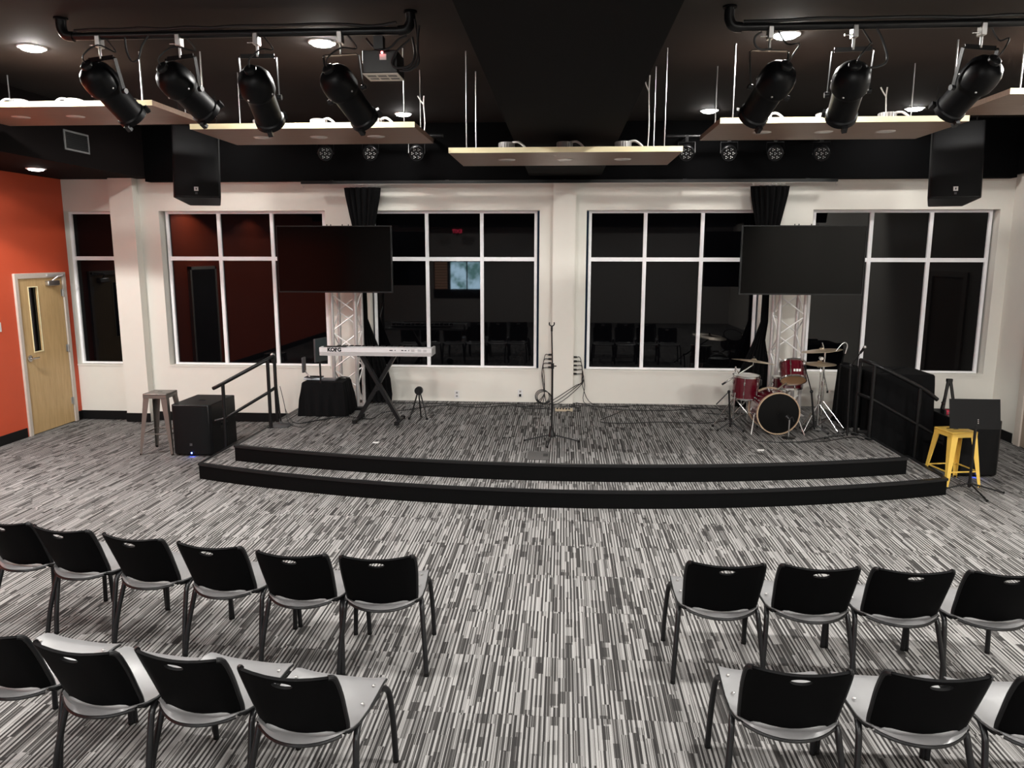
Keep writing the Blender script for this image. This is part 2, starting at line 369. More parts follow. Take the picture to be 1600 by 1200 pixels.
c = MB(); c.tube([(.045, 10.3, 2.08), (.10, 10.34, 2.135), (.12, 10.42, 2.15), (.03, 10.55, 2.155)], .009); c.box(.0+.03, .05, 10.2, 10.58, 2.14, 2.17); c.build('closer_arm', ALU, t)
# right-hand door casing
t = thing('door_3', None, None, (XR, 0, 0)); t['kind'] = S
for y0, y1, z1, mm in ((10.0, 10.12, 2.2, CREAM), (8.95, 9.05, 2.2, CREAM)): MB().box(-.035, 0, y0, y1, 0, z1).build('door_casing', mm, t, bevel=.004)
MB().box(-.035, 0, 9.05, 10.0, 2.12, 2.2).build('door_casing', CREAM, t)
MB().box(-.012, 0, 9.05, 10.0, .01, 2.12).build('door_leaf', BROWNJ, t)

# ------------------------------------------------------------------ carpet tiles
T = .61; tm = MB().box(.0006, T-.0006, .0006, T-.0006, -.008, 0).mesh('carpet_tile', CARPET, False)
cnt = 0
for iy in range(2, 18):
    for ix in range(0, 22):
        x0 = -7.22+ix*T; y0 = .07+iy*T; cx, cy = x0+T/2, y0+T/2
        d = Vector((cx, cy, -CAMH)); u = 800+F*d.dot(RT)/d.dot(FW); v = 600-F*d.dot(UP)/d.dot(FW)
        if abs(cx) < 3.6 and cy > 8.0: continue
        if u < -90-0*cy or u > 1690 or v > 1330 or v < 640: continue
        if y0+T > YB or x0 < XL-.02 or x0+T > XR+.01: continue
        o = bpy.data.objects.new('carpet_tile', tm); COL.objects.link(o); o.parent = floor; o.location = (x0, y0, 0); cnt += 1
# close the perimeter where no whole tile fits: floor edge strips
e = MB(); ymax = .07+17*T
e.box(XL, XR, ymax+.001, YB, -.008, 0) if False else None
print('carpet tiles', cnt)

# ------------------------------------------------------------------ stage
SZ = .35
def arc(hw, yc, sag, n=28):
    Rr = (hw*hw+sag*sag)/(2*sag); return [(-hw+2*hw*i/n, yc+Rr-math.sqrt(Rr*Rr-(-hw+2*hw*i/n)**2)) for i in range(n+1)]
st = thing('stage', 'low two-step carpeted stage with curved black risers', 'stage', (0, 0, 0))
def deck(name, hw, yc, sag, ye, z0, z1):
    A = arc(hw, yc, sag); Ai = [(x*(1-.03/hw), y+.032) for x, y in A]
    MB().prism(Ai+[(hw-.03, ye), (-hw+.03, ye)], z0, z1-.001).build(name, CARPET, st)
    def band(name, o, i, zz0, zz1, mt):
        m_ = MB(); pts = []
        oo = [(-hw-o, ye)]+[(x*(1+o/hw), y-o) for x, y in A]+[(hw+o, ye)]; ii = [(-hw+i, ye)]+[(x*(1-i/hw), y+i) for x, y in A]+[(hw-i, ye)]
        for (a, b), (c_, d_) in zip(oo, ii): pts += [(a, b, zz0), (a, b, zz1), (c_, d_, zz1), (c_, d_, zz0)]
        k = len(oo); fs = []
        for q in range(k-1):
            for j in range(4): fs.append((q*4+j, q*4+(j+1) % 4, (q+1)*4+(j+1) % 4, (q+1)*4+j))
        fs += [(0, 1, 2, 3), tuple((k-1)*4+j for j in (3, 2, 1, 0))]
        m_.add(pts, fs); m_.build(name, mt, st)
    band('riser', 0, .03, z0, z1-.022, RISER); band('nosing', .008, .035, z1-.022, z1+.003, NOSE)
deck('step_deck', 3.985, 7.15, .70, 8.78, 0, .175)
deck('stage_deck', 3.63, 7.47, .52, YB-.002, .001, SZ)

# handrails on both stage ends
def railing(name, label, sx):
    t = thing(name, label, 'railing', (0, 0, 0))
    if sx < 0: P = dict(B=(-3.56, 9.1), A=(-3.56, 8.88), L=(-4.07, 8.74), z=(1.215, 1.195, .915, .855))
    else: P = dict(B=(3.47, 9.02), A=(3.545, 8.8), L=(4.06, 8.78), z=(1.245, 1.225, .97, .83))
    def post(q, z0, z1): MB().cyl((*q, z0), (*q, z1), .021, n=12).build('post', BLKM, t)
    zb, za, zl, ze = P['z']
    ex = (P['L'][0]+sx*.12, P['L'][1]) if sx < 0 else (P['L'][0]+.2, P['L'][1])
    post(P['A'], SZ, za); post(P['B'], SZ, zb)
    lb = .178 if abs(P['L'][0]) < 3.98 else 0
    post(P['L'], 0 if not lb else lb, zl)
    MB().tube(smoothpath([(*P['B'], zb), (*P['A'], za), (*P['L'], zl), (*ex, ze)], 3), .023, 12).build('top_rail', BLKM, t)
    o = -.40
    MB().tube([(*P['B'], zb+o), (*P['A'], za+o), (*P['L'], zl+o-.03), (*ex, ze+o)], .019, 12).build('lower_rail', BLKM, t)
    for q, z in ((P['A'], SZ), (P['B'], SZ)): MB().cyl((*q, z), (*q, z+.012), .045, n=16).build('base_flange', BLKM, t)
railing('stage_railing', 'black tube handrail at the left end of the stage beside the speaker', -1)
railing('stage_railing', 'black tube handrail at the right end of the stage before the draped crate', 1)

# ------------------------------------------------------------------ chairs
def chair_proto():
    t = thing('stacking_chair', 'x', 'chair', group='stacking chairs in two rows')
    # grey seat shell
    prof = [(.262, .418), (.258, .436), (.235, .449), (.19, .455), (.10, .448), (.0, .440), (-.10, .440), (-.15, .444), (-.178, .449), (-.192, .450), (-.200, .440)]
    nu = 14; m_ = MB(); vs = []
    def pt(u, k, off):
        y, z = prof[k]; f = k/(len(prof)-1)
        wd = .225+.008*math.sin(PI*f) - (.030 if k == 0 else .012 if k == 1 else 0) - (.036*max(0, (f-.55)/.45))
        x = u*wd; bowl = (1-u*u)
        z -= .012*bowl*math.sin(PI*min(1, f*1.1)); z += .012*u**4
        if f > .5: y -= .085*bowl*(f-.5)/.5
        a = prof[max(k-1, 0)]; b = prof[min(k+1, len(prof)-1)]; d = Vector((0, b[0]-a[0], b[1]-a[1])).normalized(); n_ = Vector((0, d.z, -d.y))
        if n_.z > 0: n_ = -n_
        return Vector((x, y, z))+n_*off
    for off in (0, .009):
        for k in range(len(prof)):
            for i in range(nu+1): vs.append(pt(-1+2*i/nu, k, off))
    W_ = nu+1; K = len(prof); fs = []
    for q in (0, 1):
        b0 = q*K*W_
        for k in range(K-1):
            for i in range(nu):
                f = (b0+k*W_+i, b0+k*W_+i+1, b0+(k+1)*W_+i+1, b0+(k+1)*W_+i); fs.append(f if q else f[::-1])
    B = K*W_
    for i in range(nu): fs += [(i, i+1, B+i+1, B+i), ((K-1)*W_+i+1, (K-1)*W_+i, B+(K-1)*W_+i, B+(K-1)*W_+i+1)]
    for k in range(K-1): fs += [((k+1)*W_, k*W_, B+k*W_, B+(k+1)*W_), (k*W_+nu, (k+1)*W_+nu, B+(k+1)*W_+nu, B+k*W_+nu)]
    m_.add(vs, fs); m_.build('seat', SEATM, t)
    # black rim under the seat edge
    rim = [pt(-1, k, .010)+Vector((.0, 0, -.002)) for k in range(0, K-1)]
    rim2 = [pt(1, k, .010) for k in range(0, K-1)]
    rear = [pt(-1+2*i/nu, K-1, .012)+Vector((0, 0, -.0)) for i in range(nu+1)]
    low = [pt(-1+2*i/nu, K-1, .006)+Vector((0, -.002, -.006)) for i in range(nu+1)]
    rr = MB(); rr.tube(rim, .006, 6); rr.tube(rim2, .006, 6); rr.tube(low, .0085, 6); rr.build('seat_rim', BLKP, t)
    # black back panel with handle slot
    half = [(0, .330), (.07, .333), (.13, .340), (.175, .346), (.200, .342), (.212, .328), (.215, .30), (.214, .22), (.211, .12), (.208, .05), (.204, .0), (.199, -.022), (.188, -.026), (.170, -.006), (.150, .010), (.125, .013), (.085, .006), (.04, .000), (0, -.002)]
    out = half+[(-x, s) for x, s in half[-2:0:-1]]
    hc = Vector((0, .296)); ha, hb = .047, .0175
    # resample outer by angle
    def outer(th):
        d = Vector((math.sin(th), math.cos(th))); best = None
        for i in range(len(out)):
            a = Vector(out[i])-hc; b = Vector(out[(i+1) % len(out)])-hc; e_ = b-a
            den = d.x*e_.y-d.y*e_.x
            if abs(den) < 1e-12: continue
            s_ = (a.x*e_.y-a.y*e_.x)/den; q = (a.x*d.y-a.y*d.x)/den
            if s_ > 0 and -1e-6 <= q <= 1+1e-6: best = s_ if best is None else max(best, s_)
        return hc+d*best
    angs = sorted({round(math.atan2(x, s-.296) % (2*PI), 5) for x, s in out} | {round(2*PI*i/28, 5) for i in range(28)})
    def bend(x, s, off):
        u = x/.215
        y = -.165-.44*s-(.05-.06*s)*(1-u*u)+.02*max(0, abs(u)-.8)/.2; z = .452+.945*s
        nrm = Vector((0, .91, .40)).normalized()
        return Vector((x, y, z))+nrm*off
    rings = []; NR = 6
    for th in angs:
        o_ = outer(th); hi_ = hc+Vector((ha*math.sin(th), hb*math.cos(th)))
        dlen = (o_-hc); r_ = 1/math.sqrt((math.sin(th)/ha)**2+(math.cos(th)/hb)**2); hi_ = hc+dlen.normalized()*r_
        rings.append([hi_.lerp(o_, (k/NR)) for k in range(NR+1)])
    bmv = []; n = len(angs)
    for off in (-.007, .007):
        for r_ in rings: bmv += [bend(p.x, p.y, off) for p in r_]
    fs = []; Q = NR+1; H = n*Q
    for i in range(n):
        j = (i+1) % n
        for k in range(NR):
            fs.append((i*Q+k, i*Q+k+1, j*Q+k+1, j*Q+k)); fs.append((H+i*Q+k, H+j*Q+k, H+j*Q+k+1, H+i*Q+k+1))
        fs.append((i*Q, j*Q, H+j*Q, H+i*Q)); fs.append((i*Q+NR, H+i*Q+NR, H+j*Q+NR, j*Q+NR))
    pb = MB(); pb.add(bmv, fs); pb.build('backrest', BACKM, t)
    # rolled side edges of the back
    for sx in (-1, 1):
        path = [bend(sx*x, s, .004) for x, s in ((.19, .338), (.209, .322), (.212, .22), (.206, .1), (.202, .03), (.196, -.02))]
        path += [Vector((sx*.202, -.12, .425)), Vector((sx*.215, -.02, .430)), Vector((sx*.232, .12, .44))]
        MB().tube(smoothpath(path, 3), .012, 8).build('side_edge', BLKP, t)
    # legs: each side an inverted U, split into four legs and two rails
    for sx in (-1, 1):
        MB().tube(smoothpath([(sx*.215, .19, .424), (sx*.228, .235, .40), (sx*.238, .255, .34), (sx*.250, .262, .17), (sx*.256, .262, .012)], 4), .0148, 10).build('leg', LEGM, t)
        MB().tube(smoothpath([(sx*.212, -.06, .424), (sx*.225, -.125, .405), (sx*.232, -.155, .34), (sx*.248, -.205, .17), (sx*.258, -.235, .012)], 4), .0148, 10).build('leg', LEGM, t)
        MB().tube([(sx*.215, .19, .424), (sx*.212, -.06, .424)], .0125, 10).build('side_rail', LEGM, t)
        for x, y in ((.256, .262), (.258, -.235)): MB().cyl((sx*x, y, 0), (sx*x, y, .022), .0145, n=12).build('foot_cap', BLKR, t)
        for y in (.16, .02):
            q = MB(); q.lathe([(.009, 0), (.008, .003), (.003, .005)], 10, Matrix.Translation((sx*.195, y, .459 if y > .1 else .4535))); q.build('rivet', STEEL, t)
    for y in (.14, -.02): MB().tube([(-.21, y, .420), (.21, y, .420)], .009, 8).build('cross_bar', LEGM, t)
    return t
CH = chair_proto()
def from_top(ax, ay, bx, by, rz=None):
    a = math.atan2(by-ay, bx-ax) if rz is None else R(rz); mx, my = (ax+bx)/2, (ay+by)/2; d = .355
    return (mx-math.sin(a)*d, my+math.cos(a)*d, a)
fl = 'front left row'
places = [(*from_top(-1.235, 3.93, -.815, 3.95, 4), 'black and grey chair at the aisle end of the front row left of the aisle'),
 (*from_top(-1.745, 3.96, -1.32, 3.94, -4), 'second chair from the aisle in the front row left of the aisle'),
 (*from_top(-2.27, 4.07, -1.85, 4.01, -8), 'third chair from the aisle in the front row left of the aisle'),
 (*from_top(-2.79, 4.17, -2.38, 4.10, -10.5), 'fourth chair from the aisle in the front row left of the aisle'),
 (*from_top(-3.30, 4.275, -2.90, 4.20, -10.5), 'fifth chair from the aisle in the front row left of the aisle'),
 (*from_top(-3.76, 4.37, -3.34, 4.30, -10.5), 'chair cut by the left picture edge in the front left row'),
 (*from_top(-1.325, 2.755, -.91, 2.70, -7), 'chair at the aisle end of the nearer row left of the aisle'),
 (*from_top(-1.83, 2.865, -1.42, 2.80, -9), 'second chair from the aisle in the nearer row left of the aisle'),
 (*from_top(-2.31, 2.90, -1.90, 2.82, -10), 'third chair from the aisle in the nearer row left of the aisle'),
 (*from_top(-2.80, 3.0, -2.39, 2.93, -10), 'chair cut by the left picture edge in the nearer left row'),
 (*from_top(.71, 3.98, 1.13, 3.98, -.5), 'chair at the aisle end of the front row right of the aisle'),
 (*from_top(1.215, 3.98, 1.63, 3.97, -1), 'second chair from the aisle in the front row right of the aisle'),
 (*from_top(1.71, 3.96, 2.125, 3.97, -.5), 'third chair from the aisle in the front row right of the aisle'),
 (*from_top(2.21, 3.97, 2.62, 3.96, 0), 'chair cut by the right picture edge in the front right row'),
 (*from_top(.78, 2.91, 1.20, 2.89, -2), 'chair at the aisle end of the nearer row right of the aisle'),
 (*from_top(1.34, 2.90, 1.75, 2.90, 0), 'second chair from the aisle in the nearer row right of the aisle'),
 (*from_top(1.865, 2.89, 2.28, 2.89, 0), 'chair cut by the right picture edge in the nearer right row')]
for i, (x, y, a, lab) in enumerate(places):
    if i == 0: CH.location = (x, y, 0); CH.rotation_euler = (0, 0, a); CH['label'] = lab
    else: dup(CH, (x, y, 0), a, lab)
CHAIRS_END = True

# ------------------------------------------------------------------ downlights
protoD = None
names = {}
for k, (x, y, z) in enumerate(DOWN):
    if protoD is None:
        t = thing('ceiling_downlight', 'x', 'ceiling light', (0, 0, 0), group='round recessed downlights')
        MB().lathe([(.0001, -.034), (.05, -.032), (.08, -.024), (.097, -.004)], 28).build('lens', LAMP, t)
        MB().lathe([(.098, -.012), (.112, -.010), (.116, 0), (.098, 0)], 28, cap=False).build('trim_ring', WHITEF, t)
        protoD = t; o = t; o.location = (x, y, z)
    else: o = dup(protoD, (x, y, z))
    if z < 4:
        for ch in o.children:
            if ch.name.startswith('lens'): ch.data = ch.data.copy(); ch.data.materials[0] = LAMP2
    if y == 9.88 and k:
        for ch in o.children:
            if ch.name.startswith('lens'): ch.data = ch.data.copy(); ch.data.materials[0] = LAMP3
    c_ = {-4.58: 'first', -2.04: 'second', 1.76: 'third', 4.2: 'fourth'}
    if z < 4: lab = 'lit round downlight in the low soffit over the orange wall, %s from the windows' % {9.36: 'nearest', 7.5: 'second', 4.4: 'third'}[y]
    else: lab = 'lit round ceiling downlight, %s from left in the %s row from the windows' % (c_[x], {9.88: 'first', 6.62: 'second', 3.4: 'third', .2: 'fourth', -3: 'fifth'}[y])
    o['label'] = lab

# ------------------------------------------------------------------ suspended wooden ceiling panels
def cloud(cx, zb, x0, x1, y0, y1, label, rods, flip, feed=None):
    t = thing('ceiling_cloud_panel', label, 'ceiling panel', (cx, (y0+y1)/2, zb), group='suspended wooden panels')
    hx, hy = (x1-x0)/2, (y1-y0)/2
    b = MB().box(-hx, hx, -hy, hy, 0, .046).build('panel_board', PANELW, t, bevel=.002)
    for e_ in ((-hx, hx, -hy-.002, -hy),): MB().box(*e_, .0, .046).build('painted_lit_edge', EDGELITW, t)  # thin strip added to carry the painted lamplight on the front edge
    for k in (-1, 0, 1):
        x = k*.545
        MB().lathe([(.001, -.004), (.07, -.006), (.082, 0)], 24, Matrix.Translation((x, 0, -.001))).build('lens', RECL, t)
        c = MB(); c.cyl((x, 0, .046), (x, 0, .10), .06, n=20); c.cyl((x, 0, .10), (x, 0, .155), .072, n=20)
        for q in range(20):
            a = 2*PI*q/20; c.box(-.003, .003, .070, .078, .105, .15, Matrix.Translation((x, 0, 0))@Matrix.Rotation(a, 4, 'Z'))
        can = c.build('lamp_can', CAN, t); 
        MB().box(x-.10, x+.05, -.10, .10, .046, .062).build('mounting_plate', STEEL, t)
        MB().tube(smoothpath([(x+flip*.05, -.02, .15), (x+flip*.11, -.04, .155), (x+flip*.17, -.05, .11), (x+flip*.20, -.06, .05)], 5), .011, 8).build('flex_conduit', FLEX, t)
    for rx, ry in rods:
        top = CEIL
        MB().cyl((rx, ry, .04), (rx, ry, top-zb), .0065, n=8).build('suspension_rod', STEEL, t)
    if feed:
        fx, fy, fz = feed; hgt = min(fz, CEIL)-zb
        MB().tube(smoothpath([(fx, fy, .04), (fx+.01, fy, hgt*.4), (fx, fy, hgt*.8), (fx+.005, fy, hgt)], 4), .006, 7).build('feed_conduit', FLEX, t)
        MB().tube([(fx, fy, hgt*.8), (fx-.03, fy, hgt*.9), (fx-.055, fy, hgt)], .006, 7).build('feed_conduit', FLEX, t)
    return t
rr_ = [(-.9, -.42), (.9, -.42), (-.9, .36), (.9, .36)]
cloud(-4.64, 3.735, -5.66, -3.62, 6.75, 7.72, 'wooden ceiling panel cut by the left picture edge, highest on the left', rr_, -1)
cloud(-2.305, 3.535, -3.305, -1.30, 6.78, 7.76, 'wooden ceiling panel just left of the central panel', rr_, 1, (.96, .2, 3.93))
cloud(-.005, 3.335, -1.03, 1.02, 6.92, 7.93, 'lowest central wooden ceiling panel over the stage', [(-.87, -.45), (.87, -.45), (-.87, .3), (.85, .2)], 1, (.78, .1, 4.1))
cloud(2.32, 3.545, 1.30, 3.33, 6.80, 7.78, 'wooden ceiling panel just right of the central panel', rr_, 1, (.62, .25, 3.97))
cloud(4.62, 3.745, 3.60, 5.62, 6.75, 7.72, 'wooden ceiling panel cut by the right picture edge', rr_, 1)

t = thing('smoke_detector', 'small black smoke detector under the central black duct', 'detector', (.0, 8.1, 3.5))
MB().lathe([(.001, -.045), (.035, -.045), (.05, -.03), (.07, -.012), (.075, 0)], 24).build('detector_body', BLKP, t)
MB().cyl((.03, 0, -.052), (.03, 0, -.04), .006, n=8).build('test_button', GREYD, t)

# ------------------------------------------------------------------ lighting pipes
def pipe(x0, x1, y, z, zr, label, e1):
    t = thing('lighting_pipe', label, 'pipe', ((x0+x1)/2, y, CEIL)); cx = (x0+x1)/2; zz = z-CEIL
    a, b = x0-cx, x1-cx
    P = [(a, 0, 0), (a, 0, zz+.07), (a+.02, 0, zz+.02), (a+.07, 0, zz)]
    P += [(b-.07, 0, zz), (b-.02, 0, zz+.02), (b, 0, zz+.07), (b, 0, 0)]
    MB().tube(P, .028, 14).build('pipe_run', BLKM, t)
    for q, s_ in ((a, 1), (b, -1)):
        MB().tube(smoothpath([(q, 0, zz+.12), (q, 0, zz+.06), (q+s_*.03, 0, zz+.01), (q+s_*.09, 0, zz)], 4), .036, 14).build('elbow_fitting', BLKM, t)
        MB().cyl((q, 0, -.012), (q, 0, 0), .05, n=20).build('ceiling_flange', SOFP, t)
    # taped power cable riding on the pipe
    pts = []; n = 14; rnd = random.Random(int(abs(x0*100)))
    for i in range(n+1): pts.append((a+.1+(b-a-.2)*i/n, -.01+rnd.uniform(-.012, .012), zz+.035+rnd.uniform(0, .02)))
    MB().tube(smoothpath(pts, 3), .012, 7).build('power_cable', CABLE, t)
    return t
pipe(-3.80, -1.14, 5.85, 4.065, 0, 'black steel lighting pipe hung from the ceiling on the left', 0)
pipe(1.16, 5.0, 5.88, 4.055, 0, 'black steel lighting pipe hung from the ceiling on the right', 0)

def par(px_top, rear, front, label, yp, zp, yaw):
    top = ony(px_top[0], px_top[1], yp); A = ony(*rear, yp-.03); B = ony(*front, yp+.26)
    d = (B-A).normalized(); mid = (A+B)/2; A = A-Vector((0, 0, .035)); B = B-Vector((0, 0, .02))
    piv = A.lerp(B, .45)
    t = thing('stage_spotlight', label, 'stage light', (top.x, yp, zp), group='black stage spotlights on the pipes')
    O = Vector((top.x, yp, zp)); A_ = A-O; B_ = B-O; d = (B_-A_).normalized(); L = (B_-A_).length+.10; A_ = A_-d*.05
    M = axis_mat(A_, d)
    body = MB(); body.lathe([(.001, -.02), (.06, -.013), (.100, .012), (.122, .05), (.130, .10), (.130, .165), (.118, .19), (.106, .215), (.104, L-.05), (.115, L-.04), (.115, L), (.104, L), (.100, L-.03)], 28, M, cap=False)
    body.build('lamp_body', LAMPB, t)
    MB().lathe([(.001, L-.035), (.10, L-.035)], 24, M, cap=False).build('lens', SCREEN, t)
    cp = MB(); cp.lathe([(.03, -.05), (.045, -.04), (.045, -.01)], 16, M); cp.build('lamp_cap', BLKP, t)
    for k in range(4):
        a = k*PI/2+.4; MB().ball(M@Vector((.128*math.cos(a), .128*math.sin(a), .15)), .008, 8).build('screw', STEEL, t)
    for k in range(3):
        a = k*2*PI/3+.9; q = MB(); q.box(-.018, .018, .108, .14, L-.03, L+.02, M@Matrix.Rotation(a, 4, 'Z')); q.build('frame_clip', BLKM, t)
    # yoke
    pv = A_+d*(.17+.05); side = d.cross(Vector((0, 0, 1))); side = Vector((math.cos(yaw), math.sin(yaw), 0))
    side = (side-d*side.dot(d)).normalized()
    ytop = Vector((0, 0, -.125)); l_ = pv+side*.142; r_ = pv-side*.142
    h_ = Vector((side.x, side.y, 0)).normalized()*.142
    y = MB(); 
    P = [l_, ytop+h_+Vector((0, 0, -.01)), ytop+h_*.9, ytop-h_*.9, ytop-h_+Vector((0, 0, -.01)), r_]
    for a, b in zip(P, P[1:]): y.bar(a, b, .032, .006, up=side)
    y.build('yoke', BLKM, t)
    for q, s_ in ((l_, 1), (r_, -1)): MB().cyl(q-side*s_*.012, q+side*s_*.02, .02, n=14).build('tilt_knob', BLKP, t)
    c = MB(); c.box(-.02, .02, -.035, .035, -.05, .035); c.cyl((0, 0, -.05), (0, 0, -.13), .010); c.build('pipe_clamp', STEEL, t, bevel=.006)
    MB().cyl((-.07, -.01, -.03), (-.02, -.01, -.03), .006).build('clamp_bolt', CHROME, t)
    MB().tube(smoothpath([A_-d*.04, A_-d*.06+Vector((.02, -.03, .04)), A_+Vector((.09, -.02, .16)), Vector((.12, 0, -.08)), Vector((.05, 0, .02))], 5), .006, 6).build('power_lead', CABLE, t)
ZP = 4.03
for a in (((155, 62), (147, 108), (202, 172), 'leftmost spotlight on the left pipe, over the end ceiling panel', 5.85, ZP, -.35),
          ((280, 66), (265, 110), (318, 166), 'second spotlight from left on the left pipe', 5.85, ZP, -.25),
          ((401, 62), (396, 115), (420, 180), 'third spotlight from left on the left pipe', 5.85, ZP, 0),
          ((532, 66), (522, 113), (566, 177), 'spotlight nearest the white vented box on the left pipe', 5.85, ZP, .25),
          ((1203, 60), (1220, 108), (1180, 172), 'leftmost spotlight on the right pipe beside the bright downlight', 5.88, ZP-.01, -.2),
          ((1335, 50), (1333, 108), (1316, 172), 'middle spotlight on the right pipe seen from behind', 5.88, ZP-.01, 0),
          ((1535, 45), (1542, 100), (1488, 162), 'rightmost spotlight on the right pipe', 5.88, ZP-.01, .35)): par(*a)

# projector-like box on the pipe
t = thing('dimmer_box', 'black box with a pale vented underside hung at the right end of the left pipe', 'power box', (-1.37, 5.85, 3.93))
MB().box(-.13, .13, -.02, .22, -.16, .0).build('housing', BLKP, t, bevel=.006)
MB().box(-.132, .132, -.022, .222, -.166, -.161).build('vent_plate', mat('pale_vent_plate', (.6, .55, .5), .5), t)
for i in range(3):
    for j in range(2): MB().box(-.11+i*.078, -.045+i*.078, .03+j*.09, .075+j*.09, -.1675, -.166).build('vent_slot', GREYD, t)
MB().box(-.035, .035, -.06, .02, -.0, .09).build('pipe_clamp', BLKM, t)
MB().ball((.02, -.03, -.02), .008).build('indicator', REDLED, t)
MB().box(-.0, .05, -.025, -.02, -.07, -.03).build('rating_label', WHITEP, t)
cg = 'looped power cables on the lighting pipes'
for lab, pts in (('black cable looped tightly at the right end of the left pipe', [(648, 30), (653, 70), (650, 95), (638, 108), (625, 105)]),
                 ('thin black cable bowing below the right end of the left pipe', [(644, 58), (648, 85), (640, 102), (620, 106), (612, 98), (620, 80), (640, 62)]),
                 ('wide black cable loop outside the right end of the left pipe', [(655, 40), (652, 72), (654, 98), (640, 110), (624, 110)]),
                 ('black cable sagging from the left pipe to the vented box', [(572, 60), (582, 72), (596, 78), (610, 74), (622, 62), (636, 56)]),
                 ('black cable looping down between the first two spotlights', [(195, 58), (198, 80), (206, 96), (216, 92), (222, 72), (232, 56)]),
                 ('black cable hanging between the middle and right spotlights', [(1370, 44), (1378, 60), (1386, 85), (1384, 98), (1372, 104), (1358, 106)]),
                 ('black cable curling below the left elbow of the right pipe', [(1190, 50), (1180, 58), (1180, 70), (1190, 78), (1206, 76)])):
    MB().tube(smoothpath([ony(u, v, 5.80) for u, v in pts], 6), .008, 7).build('power_cable', CABLE, label=lab, cat='cable', group=cg)

# LED par cans on the bulkhead
lp = None
for i, (u, lab) in enumerate(((510, 'dim round LED can on the black bulkhead, leftmost of all'), (580, 'round LED can on the black bulkhead, second from left'), (652, 'bright-dotted LED can below the right tip of the left panel'),
               (1072, 'LED can by the right tip of the central panel'), (1138, 'LED can below the left tip of the right panel'), (1210, 'LED can on the right bulkhead, second from right'), (1282, 'rightmost LED can on the black bulkhead'))):
    p = ony(u, 240, 10.2)
    if lp is None:
        t = thing('led_stage_light', 'x', 'stage light', group='small LED cans on the bulkhead')
        M = axis_mat((0, .10, .03), (0, -.94, -.33))
        MB().lathe([(.001, -.02), (.08, -.01), (.095, .03), (.095, .12), (.09, .125), (.088, .11), (.001, .11)], 24, M).build('lamp_body', BLKP, t)
        for q in range(7):
            cxy = (0, 0) if q == 6 else (.055*math.cos(q*PI/3), .055*math.sin(q*PI/3))
            c = MB()
            for s_ in range(3):
                a = s_*2*PI/3; c.lathe([(.0075, .111), (.006, .115), (.002, .117)], 8, M@Matrix.Translation((cxy[0]+.013*math.cos(a), cxy[1]+.013*math.sin(a), 0)))
            c.build('led_cluster', LEDDOT, t)
        y = MB(); y.bar((-.105, .05, 0), (-.105, .12, .15), .03, .005, up=(1, 0, 0)); y.bar((.105, .05, 0), (.105, .12, .15), .03, .005, up=(1, 0, 0)); y.bar((-.105, .12, .15), (.105, .12, .15), .03, .005)
        y.box(-.02, .02, .1, .14, .15, .24); y.build('yoke', BLKM, t)
        lp = t; o = t
    else: o = dup(lp)
    o.location = (p.x, 10.15, p.z); o['label'] = lab; o.rotation_euler = (0, 0, (-p.x)*.08)
for x0, x1, z, lab in ((-3.4, -1.6, 3.985, 'black bar carrying the LED cans left of centre'), (1.3, 3.5, 3.95, 'black bar carrying the LED cans right of centre')):
    t = thing('light_bar', lab, 'bar', ((x0+x1)/2, 10.27, z)); h_ = (x1-x0)/2
    MB().cyl((-h_, 0, 0), (h_, 0, 0), .02).build('bar_tube', BLKM, t)
    for x in (-h_*.8, h_*.8): MB().box(x-.02, x+.02, 0, .33, -.01, .01).build('bracket', BLKM, t)

# vent on left soffit face
t = thing('air_vent', 'dark rectangular air grille with pale frame on the left soffit', 'vent', (-5.87, 9.12, 3.775))
MB().box(-.0, .004, -.21, .21, -.10, .10).build('backing', DARKIN, t)
for a in ((-.235, .235, .095, .115), (-.235, .235, -.115, -.095), (-.235, -.215, -.095, .095), (.215, .235, -.095, .095)): MB().box(0, .012, *a).build('frame', mat('grey_vent_frame', (.22, .22, .22), .5), t)
for k in range(8): MB().box(.002, .01, -.215, .215, -.085+k*.023, -.077+k*.023).build('slat', BLKM, t)

# ------------------------------------------------------------------ hanging loudspeakers
def pa(label, x, y, zc, yaw, tilt):
    t = thing('hanging_loudspeaker', label, 'loudspeaker', (x, y, zc), yaw, group='black loudspeakers hung from the ceiling')
    t.rotation_euler = (tilt, 0, yaw)
    poly = [(-.25, -.17), (-.235, -.20), (.235, -.20), (.25, -.17), (.17, .22), (-.17, .22)]
    MB().prism(poly, -.40, .40).build('cabinet', BLKP, t, bevel=.012)
    MB().prism([(-.232, -.202), (-.2, -.213), (.2, -.213), (.232, -.202)], -.385, .385).build('grille', GRILLE, t)
    MB().box(-.022, .022, -.217, -.213, -.33, -.286).build('emblem_plate', WHITEP, t)
    MB().box(-.005, .005, -.2185, -.217, -.318, -.298).build('emblem_mark', BLKP, t)
    MB().box(-.012, .012, -.216, -.213, -.365, -.345).build('name_plate', GREYD, t)
    Mi = (Matrix.Rotation(yaw, 4, 'Z')@Matrix.Rotation(tilt, 4, 'X')).inverted()
    for sx in (-.2, .2):
        b = MB(); q = Vector((sx, 0, .40)); top = Mi@Vector((sx*math.cos(yaw), sx*math.sin(yaw), CEIL-zc)); b.cyl(q, top, .006, n=8); b.build('hanging_rod', BLKM, t)
pa('black loudspeaker hung from the ceiling left of the left screen', -4.12, 8.62, 3.43, R(14), R(-9))
pa('black loudspeaker hung from the ceiling right of the right screen', 4.10, 8.62, 3.40, R(-14), R(-9))

